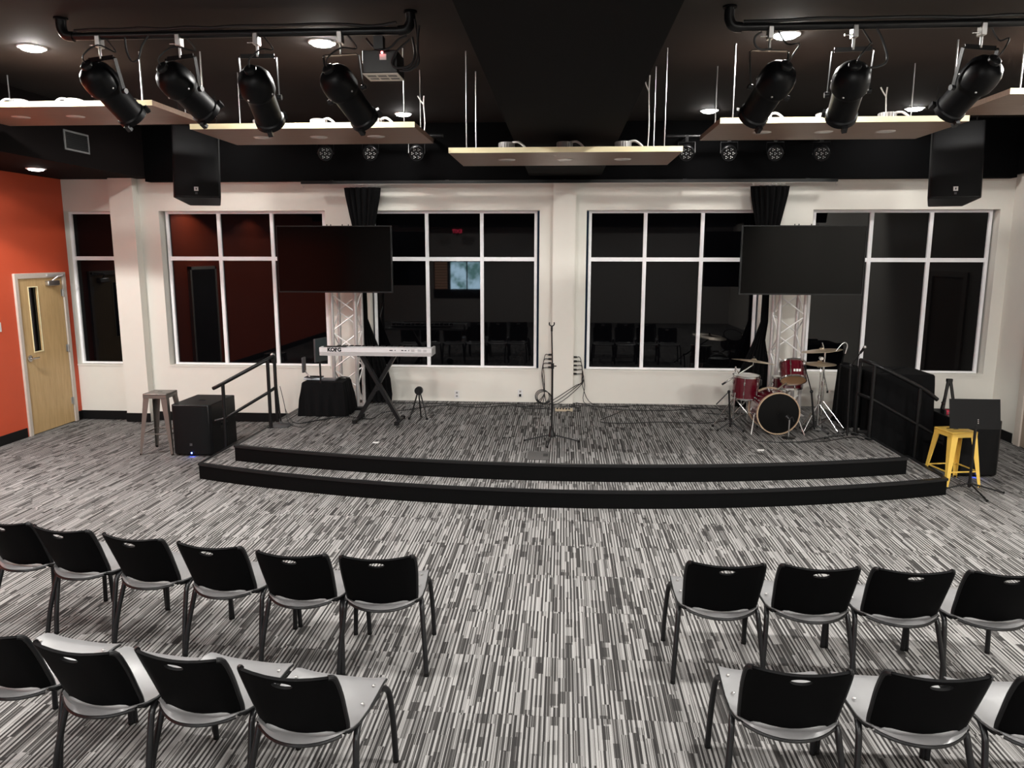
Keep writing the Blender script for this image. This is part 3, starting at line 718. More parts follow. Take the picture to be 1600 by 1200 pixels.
# ------------------------------------------------------------------ curtain track, curtains
t = thing('curtain_track', 'long thin black curtain track under the bulkhead', 'curtain track', (0, 10.55, 3.42))
MB().box(-3.62, 3.58, -.022, .022, -.018, .02).build('rail', BLKM, t)
for x in (-3.6, 3.56):
    MB().tube(smoothpath([(x, 0, -.02), (x, 0, -.05), (x+.015, 0, -.065), (x+.02, 0, -.045)], 3), .005, 6).build('end_hook', STEEL, t)
for x in (-3.2, -1.6, 0, 1.6, 3.2): MB().box(x-.02, x+.02, -.01, .05, .02, .03).build('bracket', BLKM, t)
def curtain(cx, label, side):
    t = thing('gathered_curtain', label, 'curtain', (cx, 10.57, SZ))
    prof = [(3.0, .235), (2.9, .225), (2.6, .17), (2.3, .11), (2.0, .06), (1.6, .04), (1.2, .045), (.95, .07), (.80, .11), (.6, .17), (.35, .21), (.12, .21), (.02, .19)]
    n = 90; vs = []
    for z, hw in prof:
        sh = side*(.045 if 1 < z < 2.2 else .02 if z >= 2.2 else 0)*(1 if side > 0 else 1.3)+(-.10*side*(1-z) if z < 1 else 0)
        for i in range(n):
            a = 2*PI*i/n; r1 = 1+.10*math.sin(a*17+z*.4); vs.append((sh+hw*math.cos(a)*r1, (.055+.02*(hw/.2))*math.sin(a)*(1+.35*math.sin(a*17+z*.4)), z))
    fs = []
    for k in range(len(prof)-1): fs += [(k*n+i, k*n+(i+1) % n, (k+1)*n+(i+1) % n, (k+1)*n+i) for i in range(n)]
    fs += [tuple(range(n)), tuple((len(prof)-1)*n+i for i in range(n-1, -1, -1))]
    m_ = MB(); m_.add(vs, fs); m_.build('drape', CLOTH, t)
    for k in range(9): 
        x = -.2+k*.05; MB().tube([(x+.012*math.cos(a*PI/4), 0, 3.03+.014*math.sin(a*PI/4)) for a in range(8)], .003, 5, closed=True).build('ring', STEEL, t)
curtain(-2.745, 'black gathered curtain on the pier behind the left truss', -1)
curtain(2.70, 'black gathered curtain on the pier behind the right truss', 1)

# ------------------------------------------------------------------ truss towers and screens
def truss(cx, label):
    t = thing('truss_tower', label, 'truss', (cx, 10.26, SZ), group='aluminium truss towers on stage')
    h = .16; H_ = 2.15
    MB().box(-.22, .22, -.22, .22, 0, .008).build('base_plate', ALU, t)
    for sx in (-h, h):
        for sy in (-h, h): MB().cyl((sx, sy, .008), (sx, sy, H_), .025, n=14).build('chord', ALU, t)
    n = 8; dz = (H_-.1)/n
    for face in range(4):
        M = Matrix.Rotation(face*PI/2, 4, 'Z')
        for k in range(n):
            z0 = .05+k*dz; a = (-h, -h, z0) if k % 2 == (face % 2) else (h, -h, z0); b = (-a[0], -h, z0+dz*.92)
            MB().cyl(M@Vector(a), M@Vector(b), .0095, n=8).build('brace', BRACE, t)
    MB().box(-.25, .25, -.2, .2, H_, H_+.012).build('top_plate', ALU, t)
truss(-2.96, 'silver truss tower behind the left screen and keyboard'); truss(2.975, 'silver truss tower behind the right screen and drums')
def tv(cx, zc, label, w_=1.49, h_=.845):
    t = thing('wall_screen', label, 'television', (cx, 9.66, zc), group='large black screens on the trusses')
    hw, hh = w_/2, h_/2
    MB().box(-hw, hw, -.0, .045, -hh, hh).build('housing', BLKP, t, bevel=.006)
    MB().box(-hw+.012, hw-.012, -.003, .0, -hh+.018, hh-.012).build('display', SCREEN, t)
    for a in ((-hw, hw, hh-.012, hh), (-hw, hw, -hh, -hh+.016), (-hw, -hw+.012, -hh+.016, hh-.012), (hw-.012, hw, -hh+.016, hh-.012)): MB().box(a[0], a[1], -.009, .0, a[2], a[3]).build('bezel', BLKM, t)
    MB().box(-.35, .35, .045, .08, -.2, .2).build('mount_plate', BLKM, t)
    for x in (-.2, .2): MB().box(x-.02, x+.02, .08, .405, -.06, .0).build('mount_arm', BLKM, t)
    for x in (-.1, -.05, .1, .18): MB().cyl((x, .06, hh-.01), (x, .06, hh+.02), .006, n=8).build('mount_screw', BLKM, t)
tv(-2.925, 2.385, 'large black flat screen in front of the left window pier'); tv(2.925, 2.385, 'large black flat screen in front of the right window pier')

# ------------------------------------------------------------------ subwoofers
def sub(x, y, label, sx):
    t = thing('subwoofer', label, 'loudspeaker', (x, y, 0), 0, group='black floor subwoofers')
    W2, D, Hh = .25, .72, .64
    MB().prism([(-W2, .05), (-W2+.03, .012), (W2-.03, .012), (W2, .05), (W2, D), (-W2, D)], .02, Hh).build('cabinet', BLKP, t, bevel=.01)
    MB().prism([(-W2+.012, .035), (-W2+.05, -.005), (-.1, -.02), (.1, -.02), (W2-.05, -.005), (W2-.012, .035)], .035, Hh-.02).build('grille', GRILLE, t)
    MB().lathe([(.045, 0), (.04, .004), (.02, .001), (.018, .001)], 18, Matrix.Translation((0, .33, Hh))).build('pole_socket', BLKR, t)
    MB().box(-.015, .015, -.025, -.02, .14, .17).build('emblem', GREYD, t)
    MB().ball((0, -.021, .05), .008).build('power_light', BLUELED, t)
    for s_ in (-1, 1):
        MB().box(s_*W2-.004, s_*W2+.004, .26, .46, .30, .40).build('handle_recess', DARKIN, t)
        MB().tube([(s_*(W2+.006), .28, .35), (s_*(W2+.012), .30, .352), (s_*(W2+.012), .42, .352), (s_*(W2+.006), .44, .35)], .01, 8).build('handle', BLKP, t)
    for px in (-.2, .2):
        for py in (.08, .66): MB().cyl((px, py, 0), (px, py, .02), .02, n=10).build('foot', BLKR, t)
    l = bpy.data.lights.new('blue_glow', 'SPOT'); l.energy = 1.6; l.color = (.05, .12, 1); l.shadow_soft_size = .01; l.spot_size = R(70)
    o = bpy.data.objects.new('power_light_glow', l); COL.objects.link(o); o.parent = t; o.location = (0, -.04, .055); o.rotation_euler = (R(35), 0, 0)
sub(-4.51, 8.75, 'black subwoofer standing on the floor beside the grey metal stool', 1)
sub(4.63, 8.53, 'black subwoofer behind the yellow stool and music stand', -1)

# ------------------------------------------------------------------ metal stools
def stool(label, x, y, rz, h, mt, bracez, spread, group='metal stools'):
    t = thing('metal_stool', label, 'stool', (x, y, 0), rz, group)
    s = .15
    b = MB().box(-s, s, -s, s, h-.022, h); seat = b.build('seat', mt, t, bevel=.012, seg=3)
    MB().box(-.028, .028, -.010, .010, h-.001, h+.0015).build('seat_slot', DARKIN, t)
    for q in range(4):
        M = Matrix.Rotation(q*PI/2, 4, 'Z')
        MB().prism([(-s+.01, -.004), (s-.01, -.004), (s-.01, .0), (-s+.01, .0)], h-.06, h-.02, M@Matrix.Translation((0, -s+.004, 0))).build('apron', mt, t)
    for sx in (-1, 1):
        for sy in (-1, 1):
            top = Vector((sx*(s-.008), sy*(s-.008), h-.02)); bot = Vector((sx*spread, sy*spread, .0))
            m_ = MB(); wt, wbt = .075, .028; vs = []
            for P, w_ in ((top, wt), (bot, wbt)):
                for dx, dy in ((0, 0), (-sx*w_, 0), (-sx*w_, -sy*.003), (-sx*.003, -sy*.003), (-sx*.003, -sy*w_), (0, -sy*w_)): vs.append(P+Vector((dx, dy, 0)))
            fs = [tuple(range(6)), tuple(range(11, 5, -1))]+[(i, (i+1) % 6, (i+1) % 6+6, i+6) for i in range(6)]
            m_.add(vs, fs); m_.build('leg', mt, t)
            MB().cyl(bot+Vector((-sx*.012, -sy*.012, 0)), bot+Vector((-sx*.012, -sy*.012, .02)), .014, n=10).build('foot_cap', BLKR, t)
    f = (h-.02-bracez)/(h-.02); k = (s-.008)+(spread-(s-.008))*f-.012
    for a, b in (((-k, -k), (k, -k)), ((k, -k), (k, k)), ((k, k), (-k, k)), ((-k, k), (-k, -k))):
        MB().bar((*a, bracez), (*b, bracez), .012, .012).build('foot_rail', mt, t)
stool('tall gunmetal grey stool beside the left subwoofer', -4.99, 8.98, R(2), .76, GUN, .26, .21)
stool('yellow metal stool at the right end of the stage steps', 4.25, 8.30, R(10), .60, YELLOW, .17, .20)

# ------------------------------------------------------------------ draped table with gear, draped crate
def cloth_box(x0, x1, y0, y1, z0, z1, flare, seed, sag=.0, n=30):
    rnd = random.Random(seed); m_ = MB(); lo = []; P = []
    def ring(e_, z, amp):
        pts = []
        segs = [((x0, y0), (x1, y0), (0, -1)), ((x1, y0), (x1, y1), (1, 0)), ((x1, y1), (x0, y1), (0, 1)), ((x0, y1), (x0, y0), (-1, 0))]
        for s_, (a, b, nn) in enumerate(segs):
            for i in range(n):
                f = i/n; x = a[0]+(b[0]-a[0])*f; y = a[1]+(b[1]-a[1])*f
                cxn = nn[0]; cyn = nn[1]
                if i == 0:
                    pn = segs[s_-1][2]; cxn += pn[0]; cyn += pn[1]
                wv = amp*(math.sin(f*n*.9+s_*2+seed)+.6*math.sin(f*n*.37+seed*3))
                pts.append((x+cxn*(e_+wv), y+cyn*(e_+wv), z))
        return pts
    rings = [ring(-.03, z1, 0), ring(-.005, z1-.004, 0), ring(.004, z1-.02, .001), ring(flare*.35, z1-.12, .004), ring(flare*.7, (z0+z1)/2, .010), ring(flare, z0+.01, .018), ring(flare, z0+.002, .018)]
    k = 4*n; vs = [p for r_ in rings for p in r_]; fs = [tuple(range(k-1, -1, -1))]
    for q in range(len(rings)-1): fs += [(q*k+i, q*k+(i+1) % k, (q+1)*k+(i+1) % k, (q+1)*k+i) for i in range(k)]
    fs.append(tuple((len(rings)-1)*k+i for i in range(k)))
    return m_.add(vs, fs)
cloth_box(-3.40, -2.86, 9.60, 9.98, SZ, .80, .05, 3).build('draped_table', CLOTH, label='small black draped table left of the keyboard', cat='table')
cloth_box(3.69, 4.345, 9.08, 9.75, 0, 1.075, .02, 5).build('draped_crate', CLOTH, label='tall black draped crate behind the right handrail', cat='crate')
cloth_box(3.50, 3.64, 9.40, 9.80, SZ, 1.08, .012, 9, n=16).build('draped_crate', CLOTH, label='narrow black draped case on stage between drums and right handrail', cat='crate')

def onto(u, v, z, name, label, cat): 
    p = onz(u, v, z); return thing(name, label, cat, (p.x, p.y, z)), p
TZ = .801
t, p = onto(490, 593, TZ, 'white_device', 'white flat device with a black top on the draped table', 'device')
MB().box(-.12, .12, -.05, .07, 0, .03).build('body', mat('pale_blue_white_plastic', (.55, .6, .65), .4), t, bevel=.006); MB().box(-.11, .12, -.05, .08, .03, .04).build('lid', BLKP, t, bevel=.004)
t, p = onto(515, 594, TZ, 'laptop', 'closed dark laptop on the draped table', 'laptop')
MB().box(-.09, .10, -.07, .07, 0, .012).build('base', GREYD, t, bevel=.003); MB().box(-.09, .10, -.065, .075, .013, .022).build('lid', mat('grey_laptop_lid', (.09, .09, .095), .4), t, bevel=.003)
t, p = onto(537, 592, TZ, 'headphones', 'small black headphones at the right end of the draped table', 'headphones')
MB().tube([(.06*math.cos(a*PI/8), .045*math.sin(a*PI/8), .018) for a in range(9)], .008, 8).build('headband', BLKP, t)
for s_ in (-1, 1): MB().cyl((s_*.06, -.005, 0), (s_*.06, -.005, .022), .028, n=16).build('ear_cup', BLKP, t)
t, p = onto(484, 590, TZ+.042, 'tablet_stand', 'grey bent tablet arm standing on the white device', 'stand')
p0 = Vector((0, 0, 0)); MB().cyl((0, .0, 0), (0, 0, .01), .05, n=20).build('base', GREYD, t)
MB().tube([(0, 0, .01), (-.05, .02, .06), (-.07, .02, .10)], .009, 8).build('arm', STEEL, t)
MB().box(-.085, -.06, -.05, .05, .07, .27).build('holder', GREYD, t, bevel=.004)
# monitor beyond the keyboard end
mp = ony(487, 545, 9.55)
t = thing('monitor', 'thin dark monitor standing on edge at the left end of the keyboard', 'monitor', (-3.10, 9.5, 1.24), R(72))
MB().box(-.13, .13, -.012, .012, -.15, .15).build('panel', GREYD, t, bevel=.004); MB().box(-.12, .12, -.016, -.012, -.14, .14).build('display', mat('dark_teal_screen', (.03, .045, .05), .3), t)
MB().cyl((0, .02, -.435), (0, .02, 0), .012).build('pole', BLKM, t)

# ------------------------------------------------------------------ keyboard on X stand
t = thing('keyboard', 'silver grey stage keyboard with dark lettering on the black X stand', 'keyboard', (-2.30, 9.14, 1.215))
hw = .70
b = MB(); b.add([(-hw, 0, 0), (hw, 0, 0), (hw, 0, .04), (-hw, 0, .04), (-hw, -.006, .045), (hw, -.006, .045), (hw, -.004, .10), (-hw, -.004, .10), (-hw, .28, .03), (hw, .28, .03), (-hw, .28, .0), (hw, .28, .0), (-hw, .10, .105), (hw, .10, .105), (-hw, .14, .06), (hw, .14, .06)],
   [(0,1,2,3), (3,2,5,4), (4,5,6,7), (7,6,13,12), (12,13,15,14), (14,15,9,8), (8,9,11,10), (10,11,1,0), (0,3,4,7,12,14,8,10), (1,11,9,15,13,6,5,2)])
b.build('case', SILVERP, t, bevel=.003)
MB().box(-hw+.005, hw-.002, -.008, -.003, .0, .038).build('lower_strip', mat('grey_keyboard_strip', (.42, .41, .41), .4), t)
MB().box(hw-.03, hw+.004, -.002, .28, -.001, .1).build('end_cheek', mat('grey_keyboard_strip', (.42, .41, .41), .4), t, bevel=.01)
MB().box(-hw+.05, -hw+.33, .01, .09, .105, .112).build('black_panel', BLKP, t, bevel=.003)
wk = MB().box(0, .0215, .13, .27, .065, .078).mesh('white_key', WHITEP, False); bk = MB().box(-.006, .006, .12, .22, .078, .108).mesh('black_key', BLKP, False)
x = -hw+.16
for i in range(44):
    o = bpy.data.objects.new('white_key', wk); COL.objects.link(o); o.parent = t; o.location = (x, 0, 0.0)
    if i % 7 in (0, 1, 3, 4, 5): o = bpy.data.objects.new('black_key', bk); COL.objects.link(o); o.parent = t; o.location = (x+.0227, 0, 0)
    x += .0228
text_mesh('KORG', .062, .001, 'lettering', BLKP, Matrix.Translation((-hw+.19, -.0062, .072))@Matrix.Rotation(PI/2, 4, 'X'), t, bold=.0035)
for x, w_ in ((.20, .04), (.25, .012), (.34, .025), (.38, .02), (.42, .01)):
    MB().box(x-w_/2, x+w_/2, -.008, -.004, .066, .078).build('socket', GREYD, t)
for x in (.47, .55, .62): MB().box(x-.02, x+.02, -.0075, -.004, .055, .085).build('rear_label', mat('pale_grey_label', (.45, .45, .46), .5), t)
t = thing('keyboard_stand', 'black double-braced X stand under the keyboard', 'stand', (-2.32, 9.38, SZ))
for yy in (-.12,):
    pass
def xleg(a, b): 
    for o in (-.022, .022): MB().bar((a[0], a[1]+o, a[2]), (b[0], b[1]+o, b[2]), .045, .028, up=(0, 1, 0)).build('crossed_arm', BLKM, t)
xleg((-.28, .0, .02), (.22, .0, .86)); xleg((.27, -.07, .02), (-.20, -.07, .86))
for x, y in ((-.28, 0), (.27, -.07)):
    MB().bar((x, y-.2, .018), (x, y+.2, .018), .035, .035).build('foot_bar', BLKM, t, bevel=.005)
    for e_ in (-.2, .2): MB().box(x-.024, x+.024, y+e_-.02, y+e_+.02, 0, .04).build('rubber_foot', BLKR, t)
for x, y in ((.22, 0), (-.20, -.07)): MB().bar((x, -.22, .858), (x, .14, .858), .03, .014).build('support_bar', BLKM, t)
MB().cyl((-.01, -.11, .43), (-.01, .04, .43), .03, n=16).build('pivot', BLKP, t)

# small A-frame stand
t = thing('guitar_stand', 'small black A-frame stand right of the keyboard', 'stand', (-1.84, 9.52, SZ))
MB().cyl((0, -.03, .37), (0, .03, .37), .052, n=24).build('head', BLKP, t)
MB().tube([(-.02, -.0, .33), (-.08, -.02, .12), (-.12, -.06, .0)], .010, 8).build('leg', BLKM, t); MB().tube([(.02, 0, .33), (.08, -.02, .12), (.11, -.06, .0)], .010, 8).build('leg', BLKM, t)
MB().tube([(0, .0, .33), (0, .12, .0)], .010, 8).build('leg', BLKM, t)
for x in (-.12, .11): MB().ball((x, -.06, .015), .018, 8).build('rubber_foot', BLKR, t)

# ------------------------------------------------------------------ microphone stands
def tripod(t, z0, r, legs, hub, mt=BLKM, rl=.008):
    MB().cyl((0, 0, hub-.06), (0, 0, hub+.02), .02, .014, n=14).build('hub', BLKP if mt is BLKM else mt, t)
    for a in legs:
        x, y = r*math.cos(R(a)), r*math.sin(R(a)); MB().cyl((x*.05, y*.05, hub-.03), (x, y, .012), rl, n=8).build('leg', mt, t)
        MB().ball((x, y, .012), .013, 8).build('rubber_foot', BLKR, t)
t = thing('microphone_stand', 'black tripod microphone stand with empty clip at stage centre', 'microphone stand', (-.11, 8.43, SZ))
tripod(t, 0, .31, (182, -3, -98), .11)
MB().lathe([(.042, .06), (.035, .10), (.016, .15), (.016, .16)], 16).build('hub_cover', BLKP, t)
MB().cyl((0, 0, .08), (0, 0, .88), .012, n=10).build('lower_tube', BLKM, t); MB().cyl((0, 0, .86), (-.012, 0, 1.27), .008, n=10).build('upper_tube', BLKM, t)
MB().cyl((0, 0, .84), (0, 0, .90), .018, n=12).build('height_clutch', BLKP, t); MB().cyl((0, -.01, .87), (.045, -.01, .87), .007, n=8).build('clutch_knob', BLKP, t)
c = MB(); c.tube([(-.012, 0, 1.26), (-.012, 0, 1.31)], .012, 10)
c.tube([(-.012+.028*math.cos(R(a)), 0, 1.345+.028*math.sin(R(a))) for a in range(150, 395, 20)], .007, 8); c.build('microphone_clip', BLKP, t)
t = thing('microphone_stand', 'black microphone stand with heavy round base beside the left handrail', 'microphone stand', (-3.47, 8.98, SZ))
MB().lathe([(.13, 0), (.13, .018), (.10, .032), (.03, .04), (.014, .06)], 28).build('round_base', mat('grey_cast_base', (.06, .06, .062), .45), t)
MB().cyl((0, 0, .05), (-.06, .0, .86), .010, n=10).build('tube', BLKM, t)
MB().tube(smoothpath([(0.01, .0, .5), (.05, .0, .3), (.12, -.05, .05), (.3, -.1, .01)], 5), .004, 6).build('cable', CABLE, t)
mc = MB(); mc.cyl((-.06, 0, .78), (-.062, 0, .86), .013, .02, 12); mc.build('microphone_handle', BLKP, t); MB().ball((-.063, 0, .885), .027, 12).build('microphone_head', STEEL, t)
t = thing('floor_pocket', 'flat dark grey floor box in the stage before the microphone stand', 'floor box', (-.24, 7.79, SZ))
MB().box(-.115, .115, -.16, .16, 0, .008).build('cover_plate', mat('dark_grey_cover', (.075, .072, .07), .6), t, bevel=.002)
for i in range(4): MB().box(.05, .10, -.04+i*.03, -.03+i*.03, .008, .010).build('slot', DARKIN, t)
for (u, v, lab) in ((587, 692, 'small white scrap on the stage floor before the keyboard'), (1188, 704, 'small white scrap on the stage floor before the drums')):
    p = onz(u, v, SZ); m_ = MB(); m_.add([(-.035, -.02, .002), (.03, -.03, .002), (.045, .015, .012), (-.01, .03, .003), (-.03, .01, .01), (0, 0, .014)], [(0,1,5), (1,2,5), (2,3,5), (3,4,5), (4,0,5), (4,3,2,1,0)])
    m_.build('paper_scrap', WHITEP, loc=p, label=lab, cat='litter')

# music stand
t = thing('music_stand', 'black music stand with wide desk before the right subwoofer', 'music stand', (4.28, 7.98, 0))
D = Matrix.Translation((-.01, .02, .83))@Matrix.Rotation(R(-12), 4, 'X')
MB().box(-.255, .255, -.004, .004, -.15, .155, D).build('desk', mat('black_desk_steel', (.004, .004, .0045), .5, spec=.15), t, bevel=.003)
MB().box(-.255, .255, -.0, .06, -.155, -.148, D).build('lip', BLKM, t)
for k in range(3): MB().cyl(D@Vector((.03, -.008, -.06-.018*k)), D@Vector((.03, -.003, -.06-.018*k)), .005, n=8).build('rivet', STEEL, t)
MB().cyl((0, 0, .05), (0, 0, .72), .014, n=10).build('pole', BLKM, t)
tripod(t, 0, .33, (183, -8, -88), .12, rl=.009)
# A stand on subwoofer, red case
t = thing('table_easel', 'black A-shaped stand on the right subwoofer', 'stand', (4.52, 9.08, .641))
for s_ in (-1, 1):
    MB().bar((s_*.012, 0, .37), (s_*.07, -.05, .0), .03, .018, up=(0, 1, 0), w2=.03).build('leg', BLKM, t)
    MB().tube(smoothpath([(s_*.04, -.03, .16), (s_*.09, -.10, .10), (s_*.13, -.14, .13)], 4), .009, 7).build('arm', BLKM, t)
MB().bar((0, .0, .36), (0, .12, 0), .025, .016).build('rear_leg', BLKM, t); MB().box(-.03, .03, -.02, .02, .35, .385).build('head', BLKP, t)
t = thing('red_case', 'small red and black case on the right subwoofer', 'case', (4.50, 8.92, .641))
MB().box(-.10, .10, -.04, .04, 0, .045).build('body', mat('crimson_plastic', (.45, .02, .05), .35), t, bevel=.005)
for x in (-.09, .09): MB().box(x-.012, x+.012, -.043, .043, 0, .05).build('end_cap', BLKP, t)
for x in (-.05, .05): MB().box(x-.008, x+.008, -.045, -.04, .01, .03).build('latch', CHROME, t)
MB().box(-.08, .08, -.042, .04, .018, .022).build('seam', BLKP, t)

# ------------------------------------------------------------------ drum kit
def drum(name, label, c, axis, r, L, shellm, top, bot, lugs=8, hoopm=CHROME, hoopw=.012, cat='drum', group='red drum kit', loc=None):
    base = Vector((c[0], c[1], SZ)); C = Vector(c)-base; ax = Vector(axis).normalized(); M = axis_mat(C, ax)
    t = thing(name, label, cat, base)
    t['group'] = group
    MB().lathe([(r, -L/2), (r, L/2)], 36, M, cap=False).build('shell', shellm, t)
    MB().lathe([(.001, L/2+.002), (r*.99, L/2), (r*.99, L/2-.004)], 36, M, cap=False).build('batter_head', top, t)
    MB().lathe([(.001, -L/2-.002), (r*.99, -L/2), (r*.99, -L/2+.004)], 36, M, cap=False).build('resonant_head', bot, t)
    for z in (L/2, -L/2): MB().lathe([(r-.002, z-hoopw), (r+.010, z-hoopw), (r+.010, z+hoopw*.8), (r-.002, z+hoopw*.8), (r-.002, z-hoopw)], 36, M, cap=False).build('hoop', hoopm, t)
    for k in range(lugs):
        a = 2*PI*k/lugs+.2; q = Vector(((r+.010)*math.cos(a), (r+.010)*math.sin(a), 0))
        m_ = MB()
        m_.cyl(M@(q+Vector((0, 0, -L/2-.005))), M@(q+Vector((0, 0, L/2+.005))), .003, n=6)
        for z in (-L*.22, L*.22): m_.cyl(M@(q+Vector((0, 0, z-.018))), M@(q+Vector((0, 0, z+.018))), .009, n=8)
        m_.build('lug', CHROME, t)
    return t, M
bc = (ony(1216, 646, 8.95)+ony(1201, 641, 9.33))/2; ba = ony(1216, 646, 8.95)-ony(1201, 641, 9.33); BR = .242
bc.z = SZ+BR+.015; ba.z = 0
t, M = drum('bass_drum', 'dark red bass drum with black front head and amber hoops', bc, ba, BR, .38, REDL, HEADB, HEADW, 8, HOOPW, .02)
for s_ in (-1, 1):
    MB().tube([M@Vector((s_*.2, -.13 if M.to_3x3()@Vector((0, 1, 0)) == 0 else 0, .05)), Vector((0, 0, 0))], .001, 3) if 0 else None
    side = Vector((ba.y, -ba.x, 0)).normalized()*s_; C = Vector((0, 0, BR+.015)); f = ba.normalized()
    MB().cyl(C+side*(BR)+f*.08+Vector((0, 0, -.02)), C+side*(BR+.07)+f*.22-Vector((0, 0, BR+.01)), .008, n=8).build('spur', STEEL, t)
MB().tube(smoothpath([(-.05, -.1, .49), (-.04, -.1, .52), (.05, -.12, .52), (.06, -.12, .49)], 4), .006, 7).build('tom_bracket', CHROME, t)
c = onz(1213, 690, SZ)
# floor tom (left)
tp = ony(1170, 589, 9.3); t, M = drum('floor_tom', 'dark red tom left of the bass drum with bright top hoop', (tp.x-.02, 9.35, .86), (.02, -.04, 1), .155, .27, REDL, HEADW, HEADW, 6)
for a in (90, 215, 330): MB().cyl((.175*math.cos(R(a)), .175*math.sin(R(a)), .45), (.20*math.cos(R(a)), .20*math.sin(R(a)), 0), .007, n=8).build('leg', CHROME, t)
# rack tom tilted
rp = ony(1241, 582, 9.15); t, M = drum('rack_tom', 'dark red tom mounted above the bass drum with tan lower head facing out', (rp.x, 9.2, rp.z+.0), (.08, .62, 1), .145, .21, REDL, HEADW, HEADT, 6)
O = Vector((rp.x, 9.2, SZ)); MB().cyl(Vector((0, .08, rp.z-SZ-.1)), Vector((bc.x+.0-rp.x, bc.y-9.2, .48)), .012, n=10).build('mount_arm', CHROME, t)
for k in range(3): MB().box(-.045+k*.032, -.045+k*.032+.026, -.003, .003, -.016, .02, M@Matrix.Translation((0, -.1, 0))@Matrix.Identity(4)) if 0 else None
fm = Matrix.Translation((0, -.155+.0, rp.z-SZ+.045))
for k, (h_, w_) in enumerate(((.028, .02), (.03, .022), (.028, .022))): MB().box(-.04+k*.03, -.04+k*.03+w_, -.004, .004, -h_/2, h_/2, fm).build('badge_block', WHITEP, t)
# snare behind
sp = ony(1232, 598, 9.55); t, M = drum('snare_drum', 'shallow dark red snare drum behind the bass drum', (sp.x, 9.6, sp.z), (.0, .03, 1), .178, .13, REDL, HEADW, HEADW, 8)
MB().cyl((0, 0, .1), (0, 0, sp.z-SZ-.07), .012, n=10).build('stand_tube', CHROME, t)
for a in (30, 150, 270): MB().cyl((0, 0, .25), (.22*math.cos(R(a)), .22*math.sin(R(a)), 0), .008, n=8).build('stand_leg', CHROME, t)
for a in (30, 150, 270): MB().cyl((0, 0, sp.z-SZ-.14), (.16*math.cos(R(a)), .16*math.sin(R(a)), sp.z-SZ-.07), .007, n=8).build('basket_arm', CHROME, t)
# throne
th = ony(1205, 592, 10.0); t = thing('drum_throne', 'round black drum stool behind the kit', 'stool', (2.42, 9.92, SZ))
MB().lathe([(.14, .42), (.165, .44), (.165, .50), (.15, .52), (.001, .525)], 28).build('seat', BLKP, t); MB().cyl((0, 0, .1), (0, 0, .43), .013).build('post', CHROME, t)
for a in (20, 140, 260): MB().cyl((0, 0, .24), (.2*math.cos(R(a)), .2*math.sin(R(a)), .0), .009, n=8).build('leg', CHROME, t)

def cymbal(M, r, t, name='cymbal_plate'):
    return MB().lathe([(.006, .032), (.02, .030), (.032, .018), (.04, .012), (r*.6, .004), (r, -.010), (r, -.0115), (r*.6, .002), (.04, .010), (.006, .028)], 40, M, cap=False).build(name, BRONZE, t)
def stand(name, label, u, v, yy, topz, legs=(200, -20, 90), r=.27, booms=None, group='drum hardware', cat='cymbal stand'):
    p = onz(u, v, SZ) if v else None; x = p.x if v else u; y = p.y if v else yy
    t = thing(name, label, cat, (x, y, SZ)); t['group'] = group
    MB().cyl((0, 0, .04), (0, 0, topz*.6), .0125, n=10).build('lower_tube', CHROME, t); MB().cyl((0, 0, topz*.58), (0, 0, topz), .009, n=10).build('upper_tube', CHROME, t)
    MB().cyl((0, 0, topz*.57), (0, 0, topz*.62), .018, n=10).build('clutch', CHROME, t)
    for a in legs:
        x_, y_ = r*math.cos(R(a)), r*math.sin(R(a))
        MB().tube([(x_*.06, y_*.06, .33), (x_*.55, y_*.55, .17), (x_, y_, .015)], .008, 7).build('leg', CHROME, t)
        MB().cyl((0, 0, .06), (x_*.5, y_*.5, .18), .006, n=6).build('leg_brace', CHROME, t); MB().ball((x_, y_, .016), .018, 8).build('rubber_foot', BLKR, t)
    return t, Vector((x, y, SZ))
# left boom stand with ride
q = onz(1145, 664, SZ)
cl = ony(1178, 564, q.y)
t, O = stand('cymbal_stand', 'chrome boom stand left of the drums holding a flat cymbal', 1145, 664, 0, .74, (205, -25, 95), .30)
e1 = Vector((-.15, 0, .56)); 
bA = ony(1128, 601, O.y)-O; bB = ony(1177, 570, O.y)-O
MB().cyl(bA, bB, .009, n=10).build('boom_arm', CHROME, t); MB().cyl(bA, bA+(bB-bA)*.12, .012, n=10).build('counterweight', BLKM, t)
pc = cl-O; MB().cyl(bB, pc+Vector((0, 0, .05)), .005, n=8).build('tilter', CHROME, t); MB().cyl((0, 0, .70), (bA+bB)/2, .015, n=10).build('boom_joint', CHROME, t)
tt = thing('ride_cymbal', 'thin bronze cymbal on the stand left of the drums', 'cymbal', cl); tt['group'] = 'bronze cymbals'
cymbal(Matrix.Rotation(R(7), 4, 'Y')@Matrix.Rotation(R(-5), 4, 'X'), .27, tt); MB().cyl((0, 0, .03), (0, 0, .055), .012, n=10).build('wing_nut', BLKP, tt)
